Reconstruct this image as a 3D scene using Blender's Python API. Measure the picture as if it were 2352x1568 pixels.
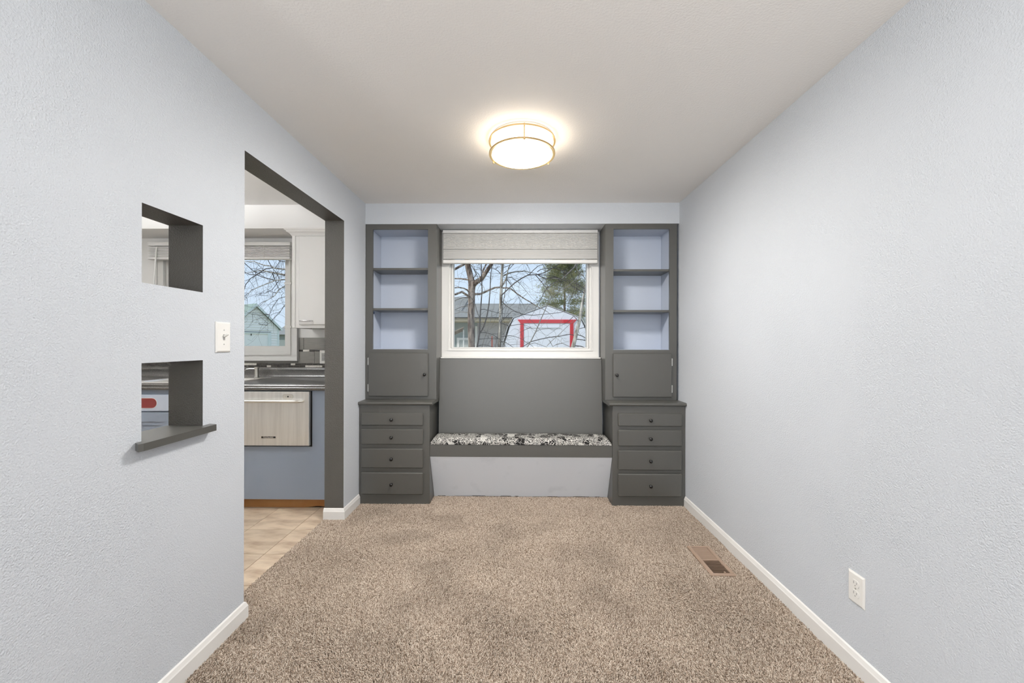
import bpy, bmesh, math, random
from mathutils import Vector, Matrix
random.seed(11)
S = bpy.context.scene
for o in list(bpy.data.objects):
    bpy.data.objects.remove(o)
COL = S.collection
PI = math.pi

# ------------------------------------------------------------------ camera
cam_d = bpy.data.cameras.new('camera')
cam_d.sensor_width = 36.0
cam_d.lens = 36.0 * 915.0 / 2352.0
cam_d.shift_x = -0.0005
cam_d.shift_y = 0.00255
cam_d.clip_start = 0.02
cam_d.clip_end = 300
cam = bpy.data.objects.new('camera', cam_d)
COL.objects.link(cam)
cam.matrix_world = (Matrix.Translation((0, 0, 1.255)) @ Matrix.Rotation(math.radians(0.80), 4, 'Z')
                    @ Matrix.Rotation(PI / 2, 4, 'X') @ Matrix.Rotation(math.radians(0.12), 4, 'Z'))
S.camera = cam

# ------------------------------------------------------------------ light and exposure
S.view_settings.view_transform = 'Standard'
S.view_settings.look = 'None'
S.view_settings.exposure = 0.15
S.view_settings.gamma = 1.0
S.view_settings.use_curve_mapping = False

world = bpy.data.worlds.new('world')
S.world = world
world.use_nodes = True
nt = world.node_tree
nt.nodes.clear()
wo = nt.nodes.new('ShaderNodeOutputWorld')
wb = nt.nodes.new('ShaderNodeBackground')
wr = nt.nodes.new('ShaderNodeValToRGB')
wt = nt.nodes.new('ShaderNodeTexCoord')
ws = nt.nodes.new('ShaderNodeSeparateXYZ')
nt.links.new(wt.outputs['Generated'], ws.inputs[0])
nt.links.new(ws.outputs['Z'], wr.inputs[0])
nt.links.new(wr.outputs[0], wb.inputs[0])
nt.links.new(wb.outputs[0], wo.inputs[0])
wr.color_ramp.elements[0].position = 0.0
wr.color_ramp.elements[0].color = (0.64, 0.76, 0.90, 1)
wr.color_ramp.elements[1].position = 0.6
wr.color_ramp.elements[1].color = (0.52, 0.68, 0.92, 1)
wb.inputs[1].default_value = 1.0


def light(name, kind, loc, rot, energy, color=(1, 1, 1), **kw):
    d = bpy.data.lights.new(name, kind)
    d.energy = energy
    d.color = color
    for k, v in kw.items():
        setattr(d, k, v)
    o = bpy.data.objects.new(name, d)
    o.location = loc
    o.rotation_euler = rot
    COL.objects.link(o)
    return o


# hazy winter sun outside, from the left and behind the yard
light('sun', 'SUN', (0, 0, 20), (math.radians(52), 0, math.radians(-50)), 2.3, (1.0, 0.95, 0.88), angle=math.radians(3))
# daylight through unseen living room windows; the two uplights are added to brighten the ceiling
light('daylight_rear_window', 'AREA', (-0.9, -3.52, 1.35), (math.radians(90), 0, 0), 50, (0.95, 0.975, 1.0),
      shape='RECTANGLE', size=4.2, size_y=1.9)
light('daylight_side_window', 'AREA', (-4.42, -1.6, 1.35), (math.radians(90), 0, math.radians(-90)), 40, (0.96, 0.98, 1.0),
      shape='RECTANGLE', size=2.4, size_y=1.7)
light('rear_ceiling_fill', 'AREA', (0.35, -1.5, 1.2), (math.pi, 0, 0), 95, (1.0, 0.995, 0.985), shape='DISK', size=0.3)
light('rear_ceiling_fill', 'AREA', (-2.2, -2.2, 1.2), (math.pi, 0, 0), 90, (1.0, 0.995, 0.985), shape='DISK', size=0.3)
# two unseen lights added to brighten the kitchen and its ceiling
light('kitchen_fill', 'POINT', (-2.9, 1.15, 1.55), (0, 0, 0), 6.5, (0.97, 0.985, 1.0), shadow_soft_size=0.13)
light('kitchen_ceiling_fill', 'AREA', (-2.8, 1.9, 2.13), (math.pi, 0, 0), 74, (0.97, 0.985, 1.0), shape='DISK', size=0.3)


# ------------------------------------------------------------------ materials
def lin(c):
    r = []
    for v in c[:3]:
        v = v / 255.0
        r.append(v / 12.92 if v <= 0.04045 else ((v + 0.055) / 1.055) ** 2.4)
    return (r[0], r[1], r[2], 1.0)


M = {}


def mat(name, rgb, rough=0.5, spec=0.5, metal=0.0, bump=None, var=None, coat=0.0, rnd=0.0, emit=None):
    """rgb: 0-255 sRGB albedo. bump: (scale, strength, distance[, detail]). var: (scale, rgb2, lo, hi[, stretch])."""
    m = bpy.data.materials.new(name)
    m.use_nodes = True
    t = m.node_tree
    b = t.nodes['Principled BSDF']
    b.inputs['Base Color'].default_value = lin(rgb)
    b.inputs['Roughness'].default_value = rough
    b.inputs['Specular IOR Level'].default_value = spec
    b.inputs['Metallic'].default_value = metal
    b.inputs['Coat Weight'].default_value = coat
    if emit:
        b.inputs['Emission Color'].default_value = (*emit[0], 1)
        b.inputs['Emission Strength'].default_value = emit[1]
    tc = t.nodes.new('ShaderNodeTexCoord')
    if var:
        n = t.nodes.new('ShaderNodeTexNoise')
        n.inputs['Scale'].default_value = var[0]
        n.inputs['Detail'].default_value = 5
        r = t.nodes.new('ShaderNodeValToRGB')
        r.color_ramp.elements[0].position = var[2]
        r.color_ramp.elements[1].position = var[3]
        r.color_ramp.elements[0].color = lin(rgb)
        r.color_ramp.elements[1].color = lin(var[1])
        if len(var) > 4:
            mp = t.nodes.new('ShaderNodeMapping')
            mp.inputs['Scale'].default_value = var[4]
            t.links.new(tc.outputs['Object'], mp.inputs['Vector'])
            t.links.new(mp.outputs[0], n.inputs['Vector'])
        else:
            t.links.new(tc.outputs['Object'], n.inputs['Vector'])
        t.links.new(n.outputs['Fac'], r.inputs[0])
        src = r.outputs[0]
        t.links.new(src, b.inputs['Base Color'])
    if rnd:
        oi = t.nodes.new('ShaderNodeObjectInfo')
        mr = t.nodes.new('ShaderNodeMapRange')
        mr.inputs['To Min'].default_value = 1 - rnd
        mr.inputs['To Max'].default_value = 1 + rnd
        t.links.new(oi.outputs['Random'], mr.inputs['Value'])
        hs = t.nodes.new('ShaderNodeHueSaturation')
        hs.inputs['Color'].default_value = lin(rgb)
        if var:
            t.links.new(src, hs.inputs['Color'])
        t.links.new(mr.outputs[0], hs.inputs['Value'])
        t.links.new(hs.outputs[0], b.inputs['Base Color'])
    if bump:
        n = t.nodes.new('ShaderNodeTexNoise')
        n.inputs['Scale'].default_value = bump[0]
        n.inputs['Detail'].default_value = bump[3] if len(bump) > 3 else 3
        bp = t.nodes.new('ShaderNodeBump')
        bp.inputs['Strength'].default_value = bump[1]
        bp.inputs['Distance'].default_value = bump[2]
        t.links.new(tc.outputs['Object'], n.inputs['Vector'])
        t.links.new(n.outputs['Fac'], bp.inputs['Height'])
        t.links.new(bp.outputs[0], b.inputs['Normal'])
    M[name] = m
    return m


def plaster(name, rgb, scale, dist, rough=0.6):
    """Sprayed wall texture: two octaves of blobs as fine relief, stronger in some patches."""
    m = mat(name, rgb, rough, 0.3)
    t = m.node_tree
    b = t.nodes['Principled BSDF']
    N, L = t.nodes.new, t.links.new
    tc = N('ShaderNodeTexCoord')
    n1 = N('ShaderNodeTexNoise')
    n1.inputs['Scale'].default_value = scale
    n1.inputs['Detail'].default_value = 1.6
    n1.inputs['Roughness'].default_value = 0.5
    r = N('ShaderNodeMapRange')
    r.inputs['From Min'].default_value = 0.30
    r.inputs['From Max'].default_value = 0.75
    n2 = N('ShaderNodeTexNoise')
    n2.inputs['Scale'].default_value = 2.2
    n2.inputs['Detail'].default_value = 2
    r2 = N('ShaderNodeMapRange')
    r2.inputs['From Min'].default_value = 0.3
    r2.inputs['From Max'].default_value = 0.7
    r2.inputs['To Min'].default_value = 0.45
    r2.inputs['To Max'].default_value = 1.0
    bp = N('ShaderNodeBump')
    bp.inputs['Distance'].default_value = dist
    L(tc.outputs['Object'], n1.inputs['Vector'])
    L(tc.outputs['Object'], n2.inputs['Vector'])
    L(n1.outputs['Fac'], r.inputs['Value'])
    L(n2.outputs['Fac'], r2.inputs['Value'])
    L(r2.outputs[0], bp.inputs['Strength'])
    L(r.outputs[0], bp.inputs['Height'])
    L(bp.outputs[0], b.inputs['Normal'])
    return m


plaster('wall_paint', (201, 205, 210), 210, 0.0015)
plaster('smooth_wall_paint', (201, 205, 210), 110, 0.0006)
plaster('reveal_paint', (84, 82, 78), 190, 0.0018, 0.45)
plaster('ceiling_paint', (236, 233, 229), 120, 0.0007, 0.75)
mat('kitchen_white', (234, 233, 231), 0.6, 0.3)
mat('gray_paint', (76, 75, 70), 0.42, 0.9, bump=(160, 0.10, 0.001), coat=0.35)
M['gray_paint'].node_tree.nodes['Principled BSDF'].inputs['Coat Roughness'].default_value = 0.30
mat('alcove_blue', (186, 194, 208), 0.45, 0.4)
mat('trim_white', (226, 224, 220), 0.35, 0.5)
mat('casing_white', (214, 213, 210), 0.4, 0.5)
mat('plate_white', (228, 226, 221), 0.3, 0.5)
mat('kick_paint', (224, 226, 230), 0.5, 0.3, var=(7, (206, 209, 213), 0.60, 0.85), bump=(60, 0.15, 0.001))
mat('knob_black', (22, 21, 20), 0.22, 0.6)
mat('dark_slot', (40, 38, 36), 0.6)
mat('hinge_metal', (190, 188, 182), 0.3, 0.5, 0.9)
mat('shade_cloth', (198, 197, 194), 0.85, 0.1, bump=(400, 0.1, 0.0005))
mat('shade_cloth_gray', (180, 179, 176), 0.9, 0.1)
mat('register_brown', (158, 135, 117), 0.45, 0.4)
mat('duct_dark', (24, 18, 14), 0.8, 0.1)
mat('brass', (206, 178, 132), 0.28, 0.5, 0.8)
mat('chrome', (205, 205, 205), 0.12, 0.5, 1.0)
mat('steel', (226, 225, 222), 0.36, 0.5, 0.8, var=(3, (212, 211, 208), 0.35, 0.65, (14, 1, 0.6)))
mat('sink_steel', (235, 233, 228), 0.25, 0.5, 0.6)
mat('kitchen_blue', (132, 141, 155), 0.4, 0.4, bump=(140, 0.08, 0.001))
mat('pale_blue', (180, 188, 202), 0.4, 0.4)
mat('red_mesh', (112, 44, 42), 0.5, 0.3)
mat('cove_base', (158, 112, 66), 0.45, 0.4, var=(6, (150, 98, 52), 0.4, 0.7))
mat('laminate', (66, 64, 62), 0.30, 0.9, var=(170, (124, 121, 116), 0.48, 0.78), coat=0.25)
mat('tile_gray', (108, 106, 101), 0.28, 0.5, var=(8, (124, 121, 115), 0.35, 0.65, (1, 1, 26)), rnd=0.06)
mat('grout', (166, 163, 157), 0.8, 0.2)
mat('mosaic_dark', (46, 43, 40), 0.12, 0.6, rnd=0.35)
mat('mosaic_white', (225, 222, 214), 0.2, 0.5, var=(60, (200, 196, 188), 0.45, 0.6))
mat('floor_tile', (205, 187, 164), 0.38, 0.4, var=(5, (158, 134, 112), 0.42, 0.72, (1, 2.6, 1)), rnd=0.10, bump=(30, 0.25, 0.002, 5))
mat('floor_grout', (150, 128, 104), 0.8, 0.2)
mat('gfci_gray', (150, 148, 145), 0.4)
mat('backing', (96, 80, 66), 0.95, 0.05, bump=(300, 0.5, 0.003))
mat('display_black', (18, 18, 17), 0.3)
mat('badge_silver', (222, 220, 214), 0.3, 0.5, 0.6)
mat('bark', (86, 72, 64), 0.9, 0.1, var=(5, (176, 160, 146), 0.40, 0.64, (4, 4, 0.9)), bump=(26, 0.9, 0.03))
mat('bark_gray', (96, 90, 82), 0.9, 0.1, var=(6, (196, 190, 178), 0.38, 0.62, (4, 4, 0.8)), bump=(26, 0.8, 0.02))
mat('twig_dark', (74, 70, 68), 0.9, 0.1)
mat('twig_gray', (124, 120, 114), 0.9, 0.1)
mat('needles', (120, 130, 86), 0.9, 0.1, rnd=0.0, var=(1.6, (160, 158, 112), 0.42, 0.62))
mat('grass', (150, 150, 112), 0.95, 0.05, var=(1.2, (178, 166, 130), 0.4, 0.6))
mat('shed_white', (216, 219, 228), 0.7, 0.2)
mat('shed_red', (196, 40, 52), 0.6, 0.3)
mat('shed_edge', (204, 204, 206), 0.7)
mat('roof_gray', (160, 160, 156), 0.9, 0.1, var=(14, (128, 130, 128), 0.4, 0.6, (3, 1, 1)))
mat('fascia_tan', (188, 176, 150), 0.7, 0.2)
mat('gutter_dark', (62, 62, 60), 0.6)
mat('house_wall', (196, 192, 194), 0.8, 0.2)
mat('house_teal', (150, 160, 158), 0.8, 0.2)
mat('siding', (244, 246, 243), 0.7, 0.2, rnd=0.03)
mat('siding_trim', (226, 236, 234), 0.6, 0.2)
mat('garage_roof', (150, 166, 156), 0.9, 0.1)
mat('wood_weathered', (120, 108, 98), 0.9, 0.1, var=(10, (168, 156, 142), 0.4, 0.65, (1, 1, 8)))
mat('rust_post', (146, 88, 78), 0.8, 0.2)
mat('teal_bin', (96, 170, 168), 0.5, 0.4)
mat('wand_white', (236, 235, 232), 0.25, 0.6)


def glass(name):
    m = bpy.data.materials.new(name)
    m.use_nodes = True
    t = m.node_tree
    t.nodes.clear()
    o = t.nodes.new('ShaderNodeOutputMaterial')
    mix = t.nodes.new('ShaderNodeMixShader')
    tr = t.nodes.new('ShaderNodeBsdfTransparent')
    tr.inputs[0].default_value = (0.985, 0.992, 0.99, 1)
    gl = t.nodes.new('ShaderNodeBsdfGlossy')
    gl.inputs['Roughness'].default_value = 0.02
    fr = t.nodes.new('ShaderNodeFresnel')
    fr.inputs['IOR'].default_value = 1.25
    t.links.new(fr.outputs[0], mix.inputs[0])
    t.links.new(tr.outputs[0], mix.inputs[1])
    t.links.new(gl.outputs[0], mix.inputs[2])
    t.links.new(mix.outputs[0], o.inputs[0])
    M[name] = m


glass('glass')


def lamp_glass():
    m = mat('lamp_diffuser', (250, 246, 236), 0.4, 0.3, emit=((1.0, 0.965, 0.925), 140.0))
    return m


lamp_glass()
mat('lamp_drum', (250, 246, 236), 0.4, 0.3, emit=((1.0, 0.91, 0.77), 8.5))


def print_cloth():
    """Black cotton with a crowded white line print."""
    m = mat('print_cloth', (40, 39, 38), 0.85, 0.15)
    t = m.node_tree
    b = t.nodes['Principled BSDF']
    N = t.nodes.new
    L = t.links
    tc = N('ShaderNodeTexCoord')
    n0 = N('ShaderNodeTexNoise')
    n0.inputs['Scale'].default_value = 9
    n0.inputs['Detail'].default_value = 3
    va = N('ShaderNodeVectorMath')
    va.operation = 'MULTIPLY_ADD'
    va.inputs[1].default_value = (0.09, 0.09, 0.09)
    L.new(tc.outputs['Object'], n0.inputs['Vector'])
    L.new(n0.outputs['Color'], va.inputs[0])
    L.new(tc.outputs['Object'], va.inputs[2])

    def edge(scale, w):
        v = N('ShaderNodeTexVoronoi')
        v.feature = 'DISTANCE_TO_EDGE'
        v.inputs['Scale'].default_value = scale
        L.new(va.outputs[0], v.inputs['Vector'])
        c = N('ShaderNodeMath')
        c.operation = 'LESS_THAN'
        c.inputs[1].default_value = w
        L.new(v.outputs['Distance'], c.inputs[0])
        return c.outputs[0]
    e1 = edge(30, 0.026)
    e2 = edge(95, 0.075)
    vc = N('ShaderNodeTexVoronoi')
    vc.inputs['Scale'].default_value = 17
    L.new(va.outputs[0], vc.inputs['Vector'])
    sp = N('ShaderNodeSeparateColor')
    L.new(vc.outputs['Color'], sp.inputs[0])
    gt = N('ShaderNodeMath')
    gt.operation = 'GREATER_THAN'
    gt.inputs[1].default_value = 0.35
    L.new(sp.outputs[0], gt.inputs[0])
    m1 = N('ShaderNodeMath')
    m1.operation = 'MULTIPLY'
    L.new(e2, m1.inputs[0])
    L.new(gt.outputs[0], m1.inputs[1])
    g2 = N('ShaderNodeMath')
    g2.operation = 'GREATER_THAN'
    g2.inputs[1].default_value = 0.90
    L.new(sp.outputs[1], g2.inputs[0])
    mx = N('ShaderNodeMath')
    mx.operation = 'MAXIMUM'
    L.new(e1, mx.inputs[0])
    L.new(m1.outputs[0], mx.inputs[1])
    mx2 = N('ShaderNodeMath')
    mx2.operation = 'MAXIMUM'
    L.new(mx.outputs[0], mx2.inputs[0])
    sc = N('ShaderNodeMath')
    sc.operation = 'MULTIPLY'
    sc.inputs[1].default_value = 0.6
    L.new(g2.outputs[0], sc.inputs[0])
    L.new(sc.outputs[0], mx2.inputs[1])
    mc = N('ShaderNodeMix')
    mc.data_type = 'RGBA'
    mc.inputs[6].default_value = lin((42, 41, 40))
    mc.inputs[7].default_value = lin((204, 202, 196))
    L.new(mx2.outputs[0], mc.inputs[0])
    L.new(mc.outputs[2], b.inputs['Base Color'])


print_cloth()


def yarn():
    m = mat('carpet_yarn', (178, 156, 134), 0.95, 0.05)
    t = m.node_tree
    b = t.nodes['Principled BSDF']
    oi = t.nodes.new('ShaderNodeObjectInfo')
    r = t.nodes.new('ShaderNodeValToRGB')
    e = r.color_ramp.elements
    e[0].position = 0.0
    e[0].color = lin((128, 109, 92))
    e[1].position = 1.0
    e[1].color = lin((226, 213, 198))
    x = e.new(0.5)
    x.color = lin((190, 173, 156))
    t.links.new(oi.outputs['Random'], r.inputs[0])
    t.links.new(r.outputs[0], b.inputs['Base Color'])


yarn()


# ------------------------------------------------------------------ mesh builders
class MB:
    def __init__(self):
        self.v, self.f, self.m, self.mi = [], [], [], 0

    def add(self, vs, fs):
        n = len(self.v)
        self.v += [tuple(p) for p in vs]
        for q in fs:
            self.f.append(tuple(i + n for i in q))
            self.m.append(self.mi)
        return self

    def box(self, x0, x1, y0, y1, z0, z1, b=0.0):
        X, Y, Z = (x0, x1), (y0, y1), (z0, z1)
        b = min(b, abs(x1 - x0) * .45, abs(y1 - y0) * .45, abs(z1 - z0) * .45)
        if b <= 0:
            vs = [(X[i], Y[j], Z[k]) for i in (0, 1) for j in (0, 1) for k in (0, 1)]
            fs = [(0, 1, 3, 2), (4, 6, 7, 5), (0, 4, 5, 1), (2, 3, 7, 6), (0, 2, 6, 4), (1, 5, 7, 3)]
            return self.add(vs, fs)
        vs, ix = [], {}
        for i in (0, 1):
            for j in (0, 1):
                for k in (0, 1):
                    sx, sy, sz = (1 - 2 * i) * b, (1 - 2 * j) * b, (1 - 2 * k) * b
                    for a, p in enumerate(((X[i], Y[j] + sy, Z[k] + sz), (X[i] + sx, Y[j], Z[k] + sz), (X[i] + sx, Y[j] + sy, Z[k]))):
                        ix[i, j, k, a] = len(vs)
                        vs.append(p)
        fs = []
        for i in (0, 1):
            q = [ix[i, 0, 0, 0], ix[i, 0, 1, 0], ix[i, 1, 1, 0], ix[i, 1, 0, 0]]
            fs.append(q if i == 0 else q[::-1])
            q = [ix[0, i, 0, 1], ix[1, i, 0, 1], ix[1, i, 1, 1], ix[0, i, 1, 1]]
            fs.append(q if i == 0 else q[::-1])
            q = [ix[0, 0, i, 2], ix[0, 1, i, 2], ix[1, 1, i, 2], ix[1, 0, i, 2]]
            fs.append(q if i == 0 else q[::-1])
        for j in (0, 1):
            for k in (0, 1):
                fs.append([ix[0, j, k, 1], ix[1, j, k, 1], ix[1, j, k, 2], ix[0, j, k, 2]])
                fs.append([ix[j, 0, k, 0], ix[j, 1, k, 0], ix[j, 1, k, 2], ix[j, 0, k, 2]])
                fs.append([ix[j, k, 0, 0], ix[j, k, 1, 0], ix[j, k, 1, 1], ix[j, k, 0, 1]])
        for i in (0, 1):
            for j in (0, 1):
                for k in (0, 1):
                    fs.append([ix[i, j, k, 0], ix[i, j, k, 1], ix[i, j, k, 2]])
        return self.add(vs, fs)

    def prism(self, poly, axis, a0, a1):
        """poly in the two remaining axes, in order (x,y), (x,z) or (y,z)."""
        def P(p, a):
            return (a, p[0], p[1]) if axis == 'x' else (p[0], a, p[1]) if axis == 'y' else (p[0], p[1], a)
        n = len(poly)
        vs = [P(p, a0) for p in poly] + [P(p, a1) for p in poly]
        fs = [tuple(range(n))[::-1], tuple(range(n, 2 * n))]
        fs += [(i, (i + 1) % n, n + (i + 1) % n, n + i) for i in range(n)]
        return self.add(vs, fs)

    def plate(self, x0, x1, z0, z1, holes, y0, y1, axis='y'):
        """Slab with rectangular holes in the (x,z) plane (axis y) or, for axis x, in the (y,z) plane. One connected shell."""
        xs = sorted({x0, x1, *[h[0] for h in holes], *[h[1] for h in holes]})
        zs = sorted({z0, z1, *[h[2] for h in holes], *[h[3] for h in holes]})
        nx, nz = len(xs) - 1, len(zs) - 1

        def solid(i, k):
            if not (0 <= i < nx and 0 <= k < nz):
                return False
            cx, cz = (xs[i] + xs[i + 1]) / 2, (zs[k] + zs[k + 1]) / 2
            return not any(h[0] < cx < h[1] and h[2] < cz < h[3] for h in holes)

        def inner(i, k):
            return 0 <= i < nx and 0 <= k < nz
        ids, vs = {}, []

        def V(i, k, s):
            if (i, k, s) not in ids:
                ids[i, k, s] = len(vs)
                a = y0 if s == 0 else y1
                vs.append((xs[i], a, zs[k]) if axis == 'y' else (a, xs[i], zs[k]))
            return ids[i, k, s]
        fs, ms = [], []
        for i in range(nx):
            for k in range(nz):
                if not solid(i, k):
                    continue
                fs.append((V(i, k, 0), V(i + 1, k, 0), V(i + 1, k + 1, 0), V(i, k + 1, 0)))
                ms.append(0)
                fs.append((V(i, k, 1), V(i, k + 1, 1), V(i + 1, k + 1, 1), V(i + 1, k, 1)))
                ms.append(2)
                for di, dk, a, b2 in ((-1, 0, (i, k + 1), (i, k)), (1, 0, (i + 1, k), (i + 1, k + 1)), (0, -1, (i, k), (i + 1, k)), (0, 1, (i + 1, k + 1), (i, k + 1))):
                    if not solid(i + di, k + dk):
                        fs.append((V(*a, 0), V(*a, 1), V(*b2, 1), V(*b2, 0)))
                        ms.append(1 if inner(i + di, k + dk) else 0)
        n = len(self.v)
        self.v += vs
        for q, m_ in zip(fs, ms):
            self.f.append(tuple(j + n for j in q))
            self.m.append(m_)
        return self

    def tube(self, pts, n=8, cap=True):
        """pts: (x,y,z,r) along a path."""
        P = [Vector(p[:3]) for p in pts]
        vs, fs = [], []
        up = None
        for i, p in enumerate(P):
            d = (P[min(i + 1, len(P) - 1)] - P[max(i - 1, 0)])
            d = d.normalized() if d.length > 1e-9 else Vector((0, 0, 1))
            if up is None:
                up = Vector((1, 0, 0)) if abs(d.x) < 0.9 else Vector((0, 1, 0))
            s = d.cross(up).normalized()
            up = s.cross(d).normalized()
            r = pts[i][3]
            for k in range(n):
                a = 2 * PI * k / n
                vs.append(p + (s * math.cos(a) + up * math.sin(a)) * r)
        for i in range(len(P) - 1):
            for k in range(n):
                k2 = (k + 1) % n
                fs.append((i * n + k, i * n + k2, (i + 1) * n + k2, (i + 1) * n + k))
        if cap:
            fs.append(tuple(range(n))[::-1])
            fs.append(tuple((len(P) - 1) * n + k for k in range(n)))
        return self.add(vs, fs)

    def lathe(self, prof, c, axis='z', n=24):
        """prof: (radius, height) pairs; radius 0 closes."""
        vs, fs, rows = [], [], []
        for r, z in prof:
            row = []
            for k in range(1 if r < 1e-7 else n):
                a = 2 * PI * k / n
                x, y = r * math.cos(a), r * math.sin(a)
                p = (x, y, z) if axis == 'z' else (x, -z, y) if axis == '-y' else (z, x, y)
                row.append(len(vs))
                vs.append((p[0] + c[0], p[1] + c[1], p[2] + c[2]))
            rows.append(row)
        for a, b in zip(rows, rows[1:]):
            for k in range(n):
                k2 = (k + 1) % n
                if len(a) == 1 and len(b) == 1:
                    continue
                if len(a) == 1:
                    fs.append((a[0], b[k], b[k2]))
                elif len(b) == 1:
                    fs.append((a[k], b[0], a[k2]))
                else:
                    fs.append((a[k], b[k], b[k2], a[k2]))
        return self.add(vs, fs)

    def build(self, name, m, parent=None, smooth=False, angle=40, fix=True):
        me = bpy.data.meshes.new(name)
        vs = self.v
        lo = [min(v[i] for v in vs) for i in range(3)]
        hi = [max(v[i] for v in vs) for i in range(3)]
        c = Vector(((lo[0] + hi[0]) / 2, (lo[1] + hi[1]) / 2, lo[2]))
        me.from_pydata([(v[0] - c[0], v[1] - c[1], v[2] - c[2]) for v in vs], [], self.f)
        for x in (m if isinstance(m, (list, tuple)) else [m]):
            me.materials.append(M[x])
        if isinstance(m, (list, tuple)):
            me.polygons.foreach_set('material_index', [min(i, len(m) - 1) for i in self.m])
        if fix:
            bm = bmesh.new()
            bm.from_mesh(me)
            bmesh.ops.recalc_face_normals(bm, faces=bm.faces)
            bm.to_mesh(me)
            bm.free()
        if smooth:
            me.shade_smooth()
            me.set_sharp_from_angle(angle=math.radians(angle))
        me.update()
        o = bpy.data.objects.new(name, me)
        COL.objects.link(o)
        o['wp'] = 0
        del o['wp']
        put(o, c, parent)
        return o


WORLD = {}


def put(o, c, parent):
    WORLD[o.name] = Vector(c)
    if parent:
        o.parent = parent
        o.location = Vector(c) - WORLD[parent.name]
    else:
        o.location = c


def thing(name, loc, label, cat, group=None):
    o = bpy.data.objects.new(name, None)
    o.empty_display_size = 0.05
    COL.objects.link(o)
    put(o, Vector(loc), None)
    return tag(o, label, cat, group)


def tag(o, label=None, cat=None, group=None, kind=None):
    if label:
        o['label'] = label
    if cat:
        o['category'] = cat
    if group:
        o['group'] = group
    if kind:
        o['kind'] = kind
    return o


def box(name, m, x0, x1, y0, y1, z0, z1, b=0.0, parent=None):
    return MB().box(x0, x1, y0, y1, z0, z1, b).build(name, m, parent)


def structure(o, label, cat='structure'):
    return tag(o, label, cat, kind='structure')

# ------------------------------------------------------------------ room shell
XL, XR, XK, H = -1.2487, 1.302, -1.386, 2.40
YB = 3.475          # dining back wall
YK = 3.57           # kitchen back wall

DOOR = (1.80, 2.838, -0.02, 2.136)
PASS_UP = (1.304, 1.560, 1.457, 1.722)
PASS_LO = (1.304, 1.561, 0.912, 1.189)
structure(MB().plate(0.30, YB, -0.02, H, [DOOR, PASS_UP, PASS_LO], XL, XK, axis='x')
          .build('wall_left', ['wall_paint', 'reveal_paint', 'kitchen_white']),
          'pale blue-gray textured wall with a doorway and two small pass-throughs', 'wall')
structure(box('wall_right', 'wall_paint', XR, XR + 0.12, -3.7, YB + 0.15, -0.02, H),
          'long pale blue-gray textured wall with one outlet', 'wall')
structure(MB().plate(XL, XR, -0.02, H, [(-0.604, 0.634, 1.205, 2.17)], YB, YB + 0.145)
          .build('wall_back', ['smooth_wall_paint', 'casing_white', 'wall_paint']),
          'pale blue-gray wall behind the window bench', 'wall')
structure(box('wall_soffit', 'smooth_wall_paint', XL, XR, 3.237, YB, 2.232, H),
          'pale blue-gray soffit above the bookcases and window', 'wall')
structure(box('ceiling', 'ceiling_paint', XK, XR + 0.12, -3.7, YB + 0.15, H, H + 0.1), 'off-white dining room ceiling', 'ceiling')
structure(box('ceiling_living', 'ceiling_paint', -4.6, XK, -3.7, 0.36, H, H + 0.1), 'off-white living room ceiling', 'ceiling')
structure(box('ceiling_kitchen', 'kitchen_white', -4.4, XK, 0.36, YK + 0.15, H, H + 0.1), 'white kitchen ceiling', 'ceiling')
structure(box('floor', 'backing', XK, XR + 0.12, -3.7, YB + 0.15, -0.10, -0.011), 'carpet backing under the beige pile', 'floor')
structure(box('floor_living', 'backing', -4.6, XK, -3.7, 0.36, -0.10, -0.011), 'living room carpet floor', 'floor')
fk = structure(box('floor_kitchen', 'floor_grout', -4.4, XK, 0.36, YK + 0.15, -0.10, -0.0065), 'kitchen floor of beige stone-look vinyl tiles', 'floor')

# living room behind the camera, with the windows that light this room
structure(MB().plate(-4.6, XR + 0.12, -0.02, H, [(-3.0, 1.2, 0.4, 2.3)], -3.55, -3.7)
          .build('wall_living_rear', ['wall_paint', 'casing_white', 'wall_paint']), 'living room wall with a wide window', 'wall')
structure(MB().plate(-3.55, 0.36, -0.02, H, [(-2.8, -0.4, 0.5, 2.2)], -4.45, -4.6, axis='x')
          .build('wall_living_side', ['wall_paint', 'casing_white', 'wall_paint']), 'living room side wall with a window', 'wall')
structure(box('wall_kitchen_front', 'kitchen_white', -4.45, XK, 0.30, 0.42, -0.02, H), 'wall between kitchen and living room', 'wall')
structure(box('wall_kitchen_side', 'kitchen_white', -4.4, -4.25, 0.42, YK, -0.02, H), 'far kitchen side wall', 'wall')
wk = structure(MB().plate(-4.25, XK, -0.02, H, [(-3.200, -2.045, 1.160, 2.10)], YK, YK + 0.15)
               .build('wall_kitchen', ['kitchen_white', 'casing_white', 'kitchen_white']), 'kitchen window wall with gray backsplash tiles', 'wall')
structure(box('wall_kitchen_soffit', 'kitchen_white', -4.25, XK, 3.262, YK, 2.206, H), 'white soffit over the kitchen window and cabinet', 'wall')


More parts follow.
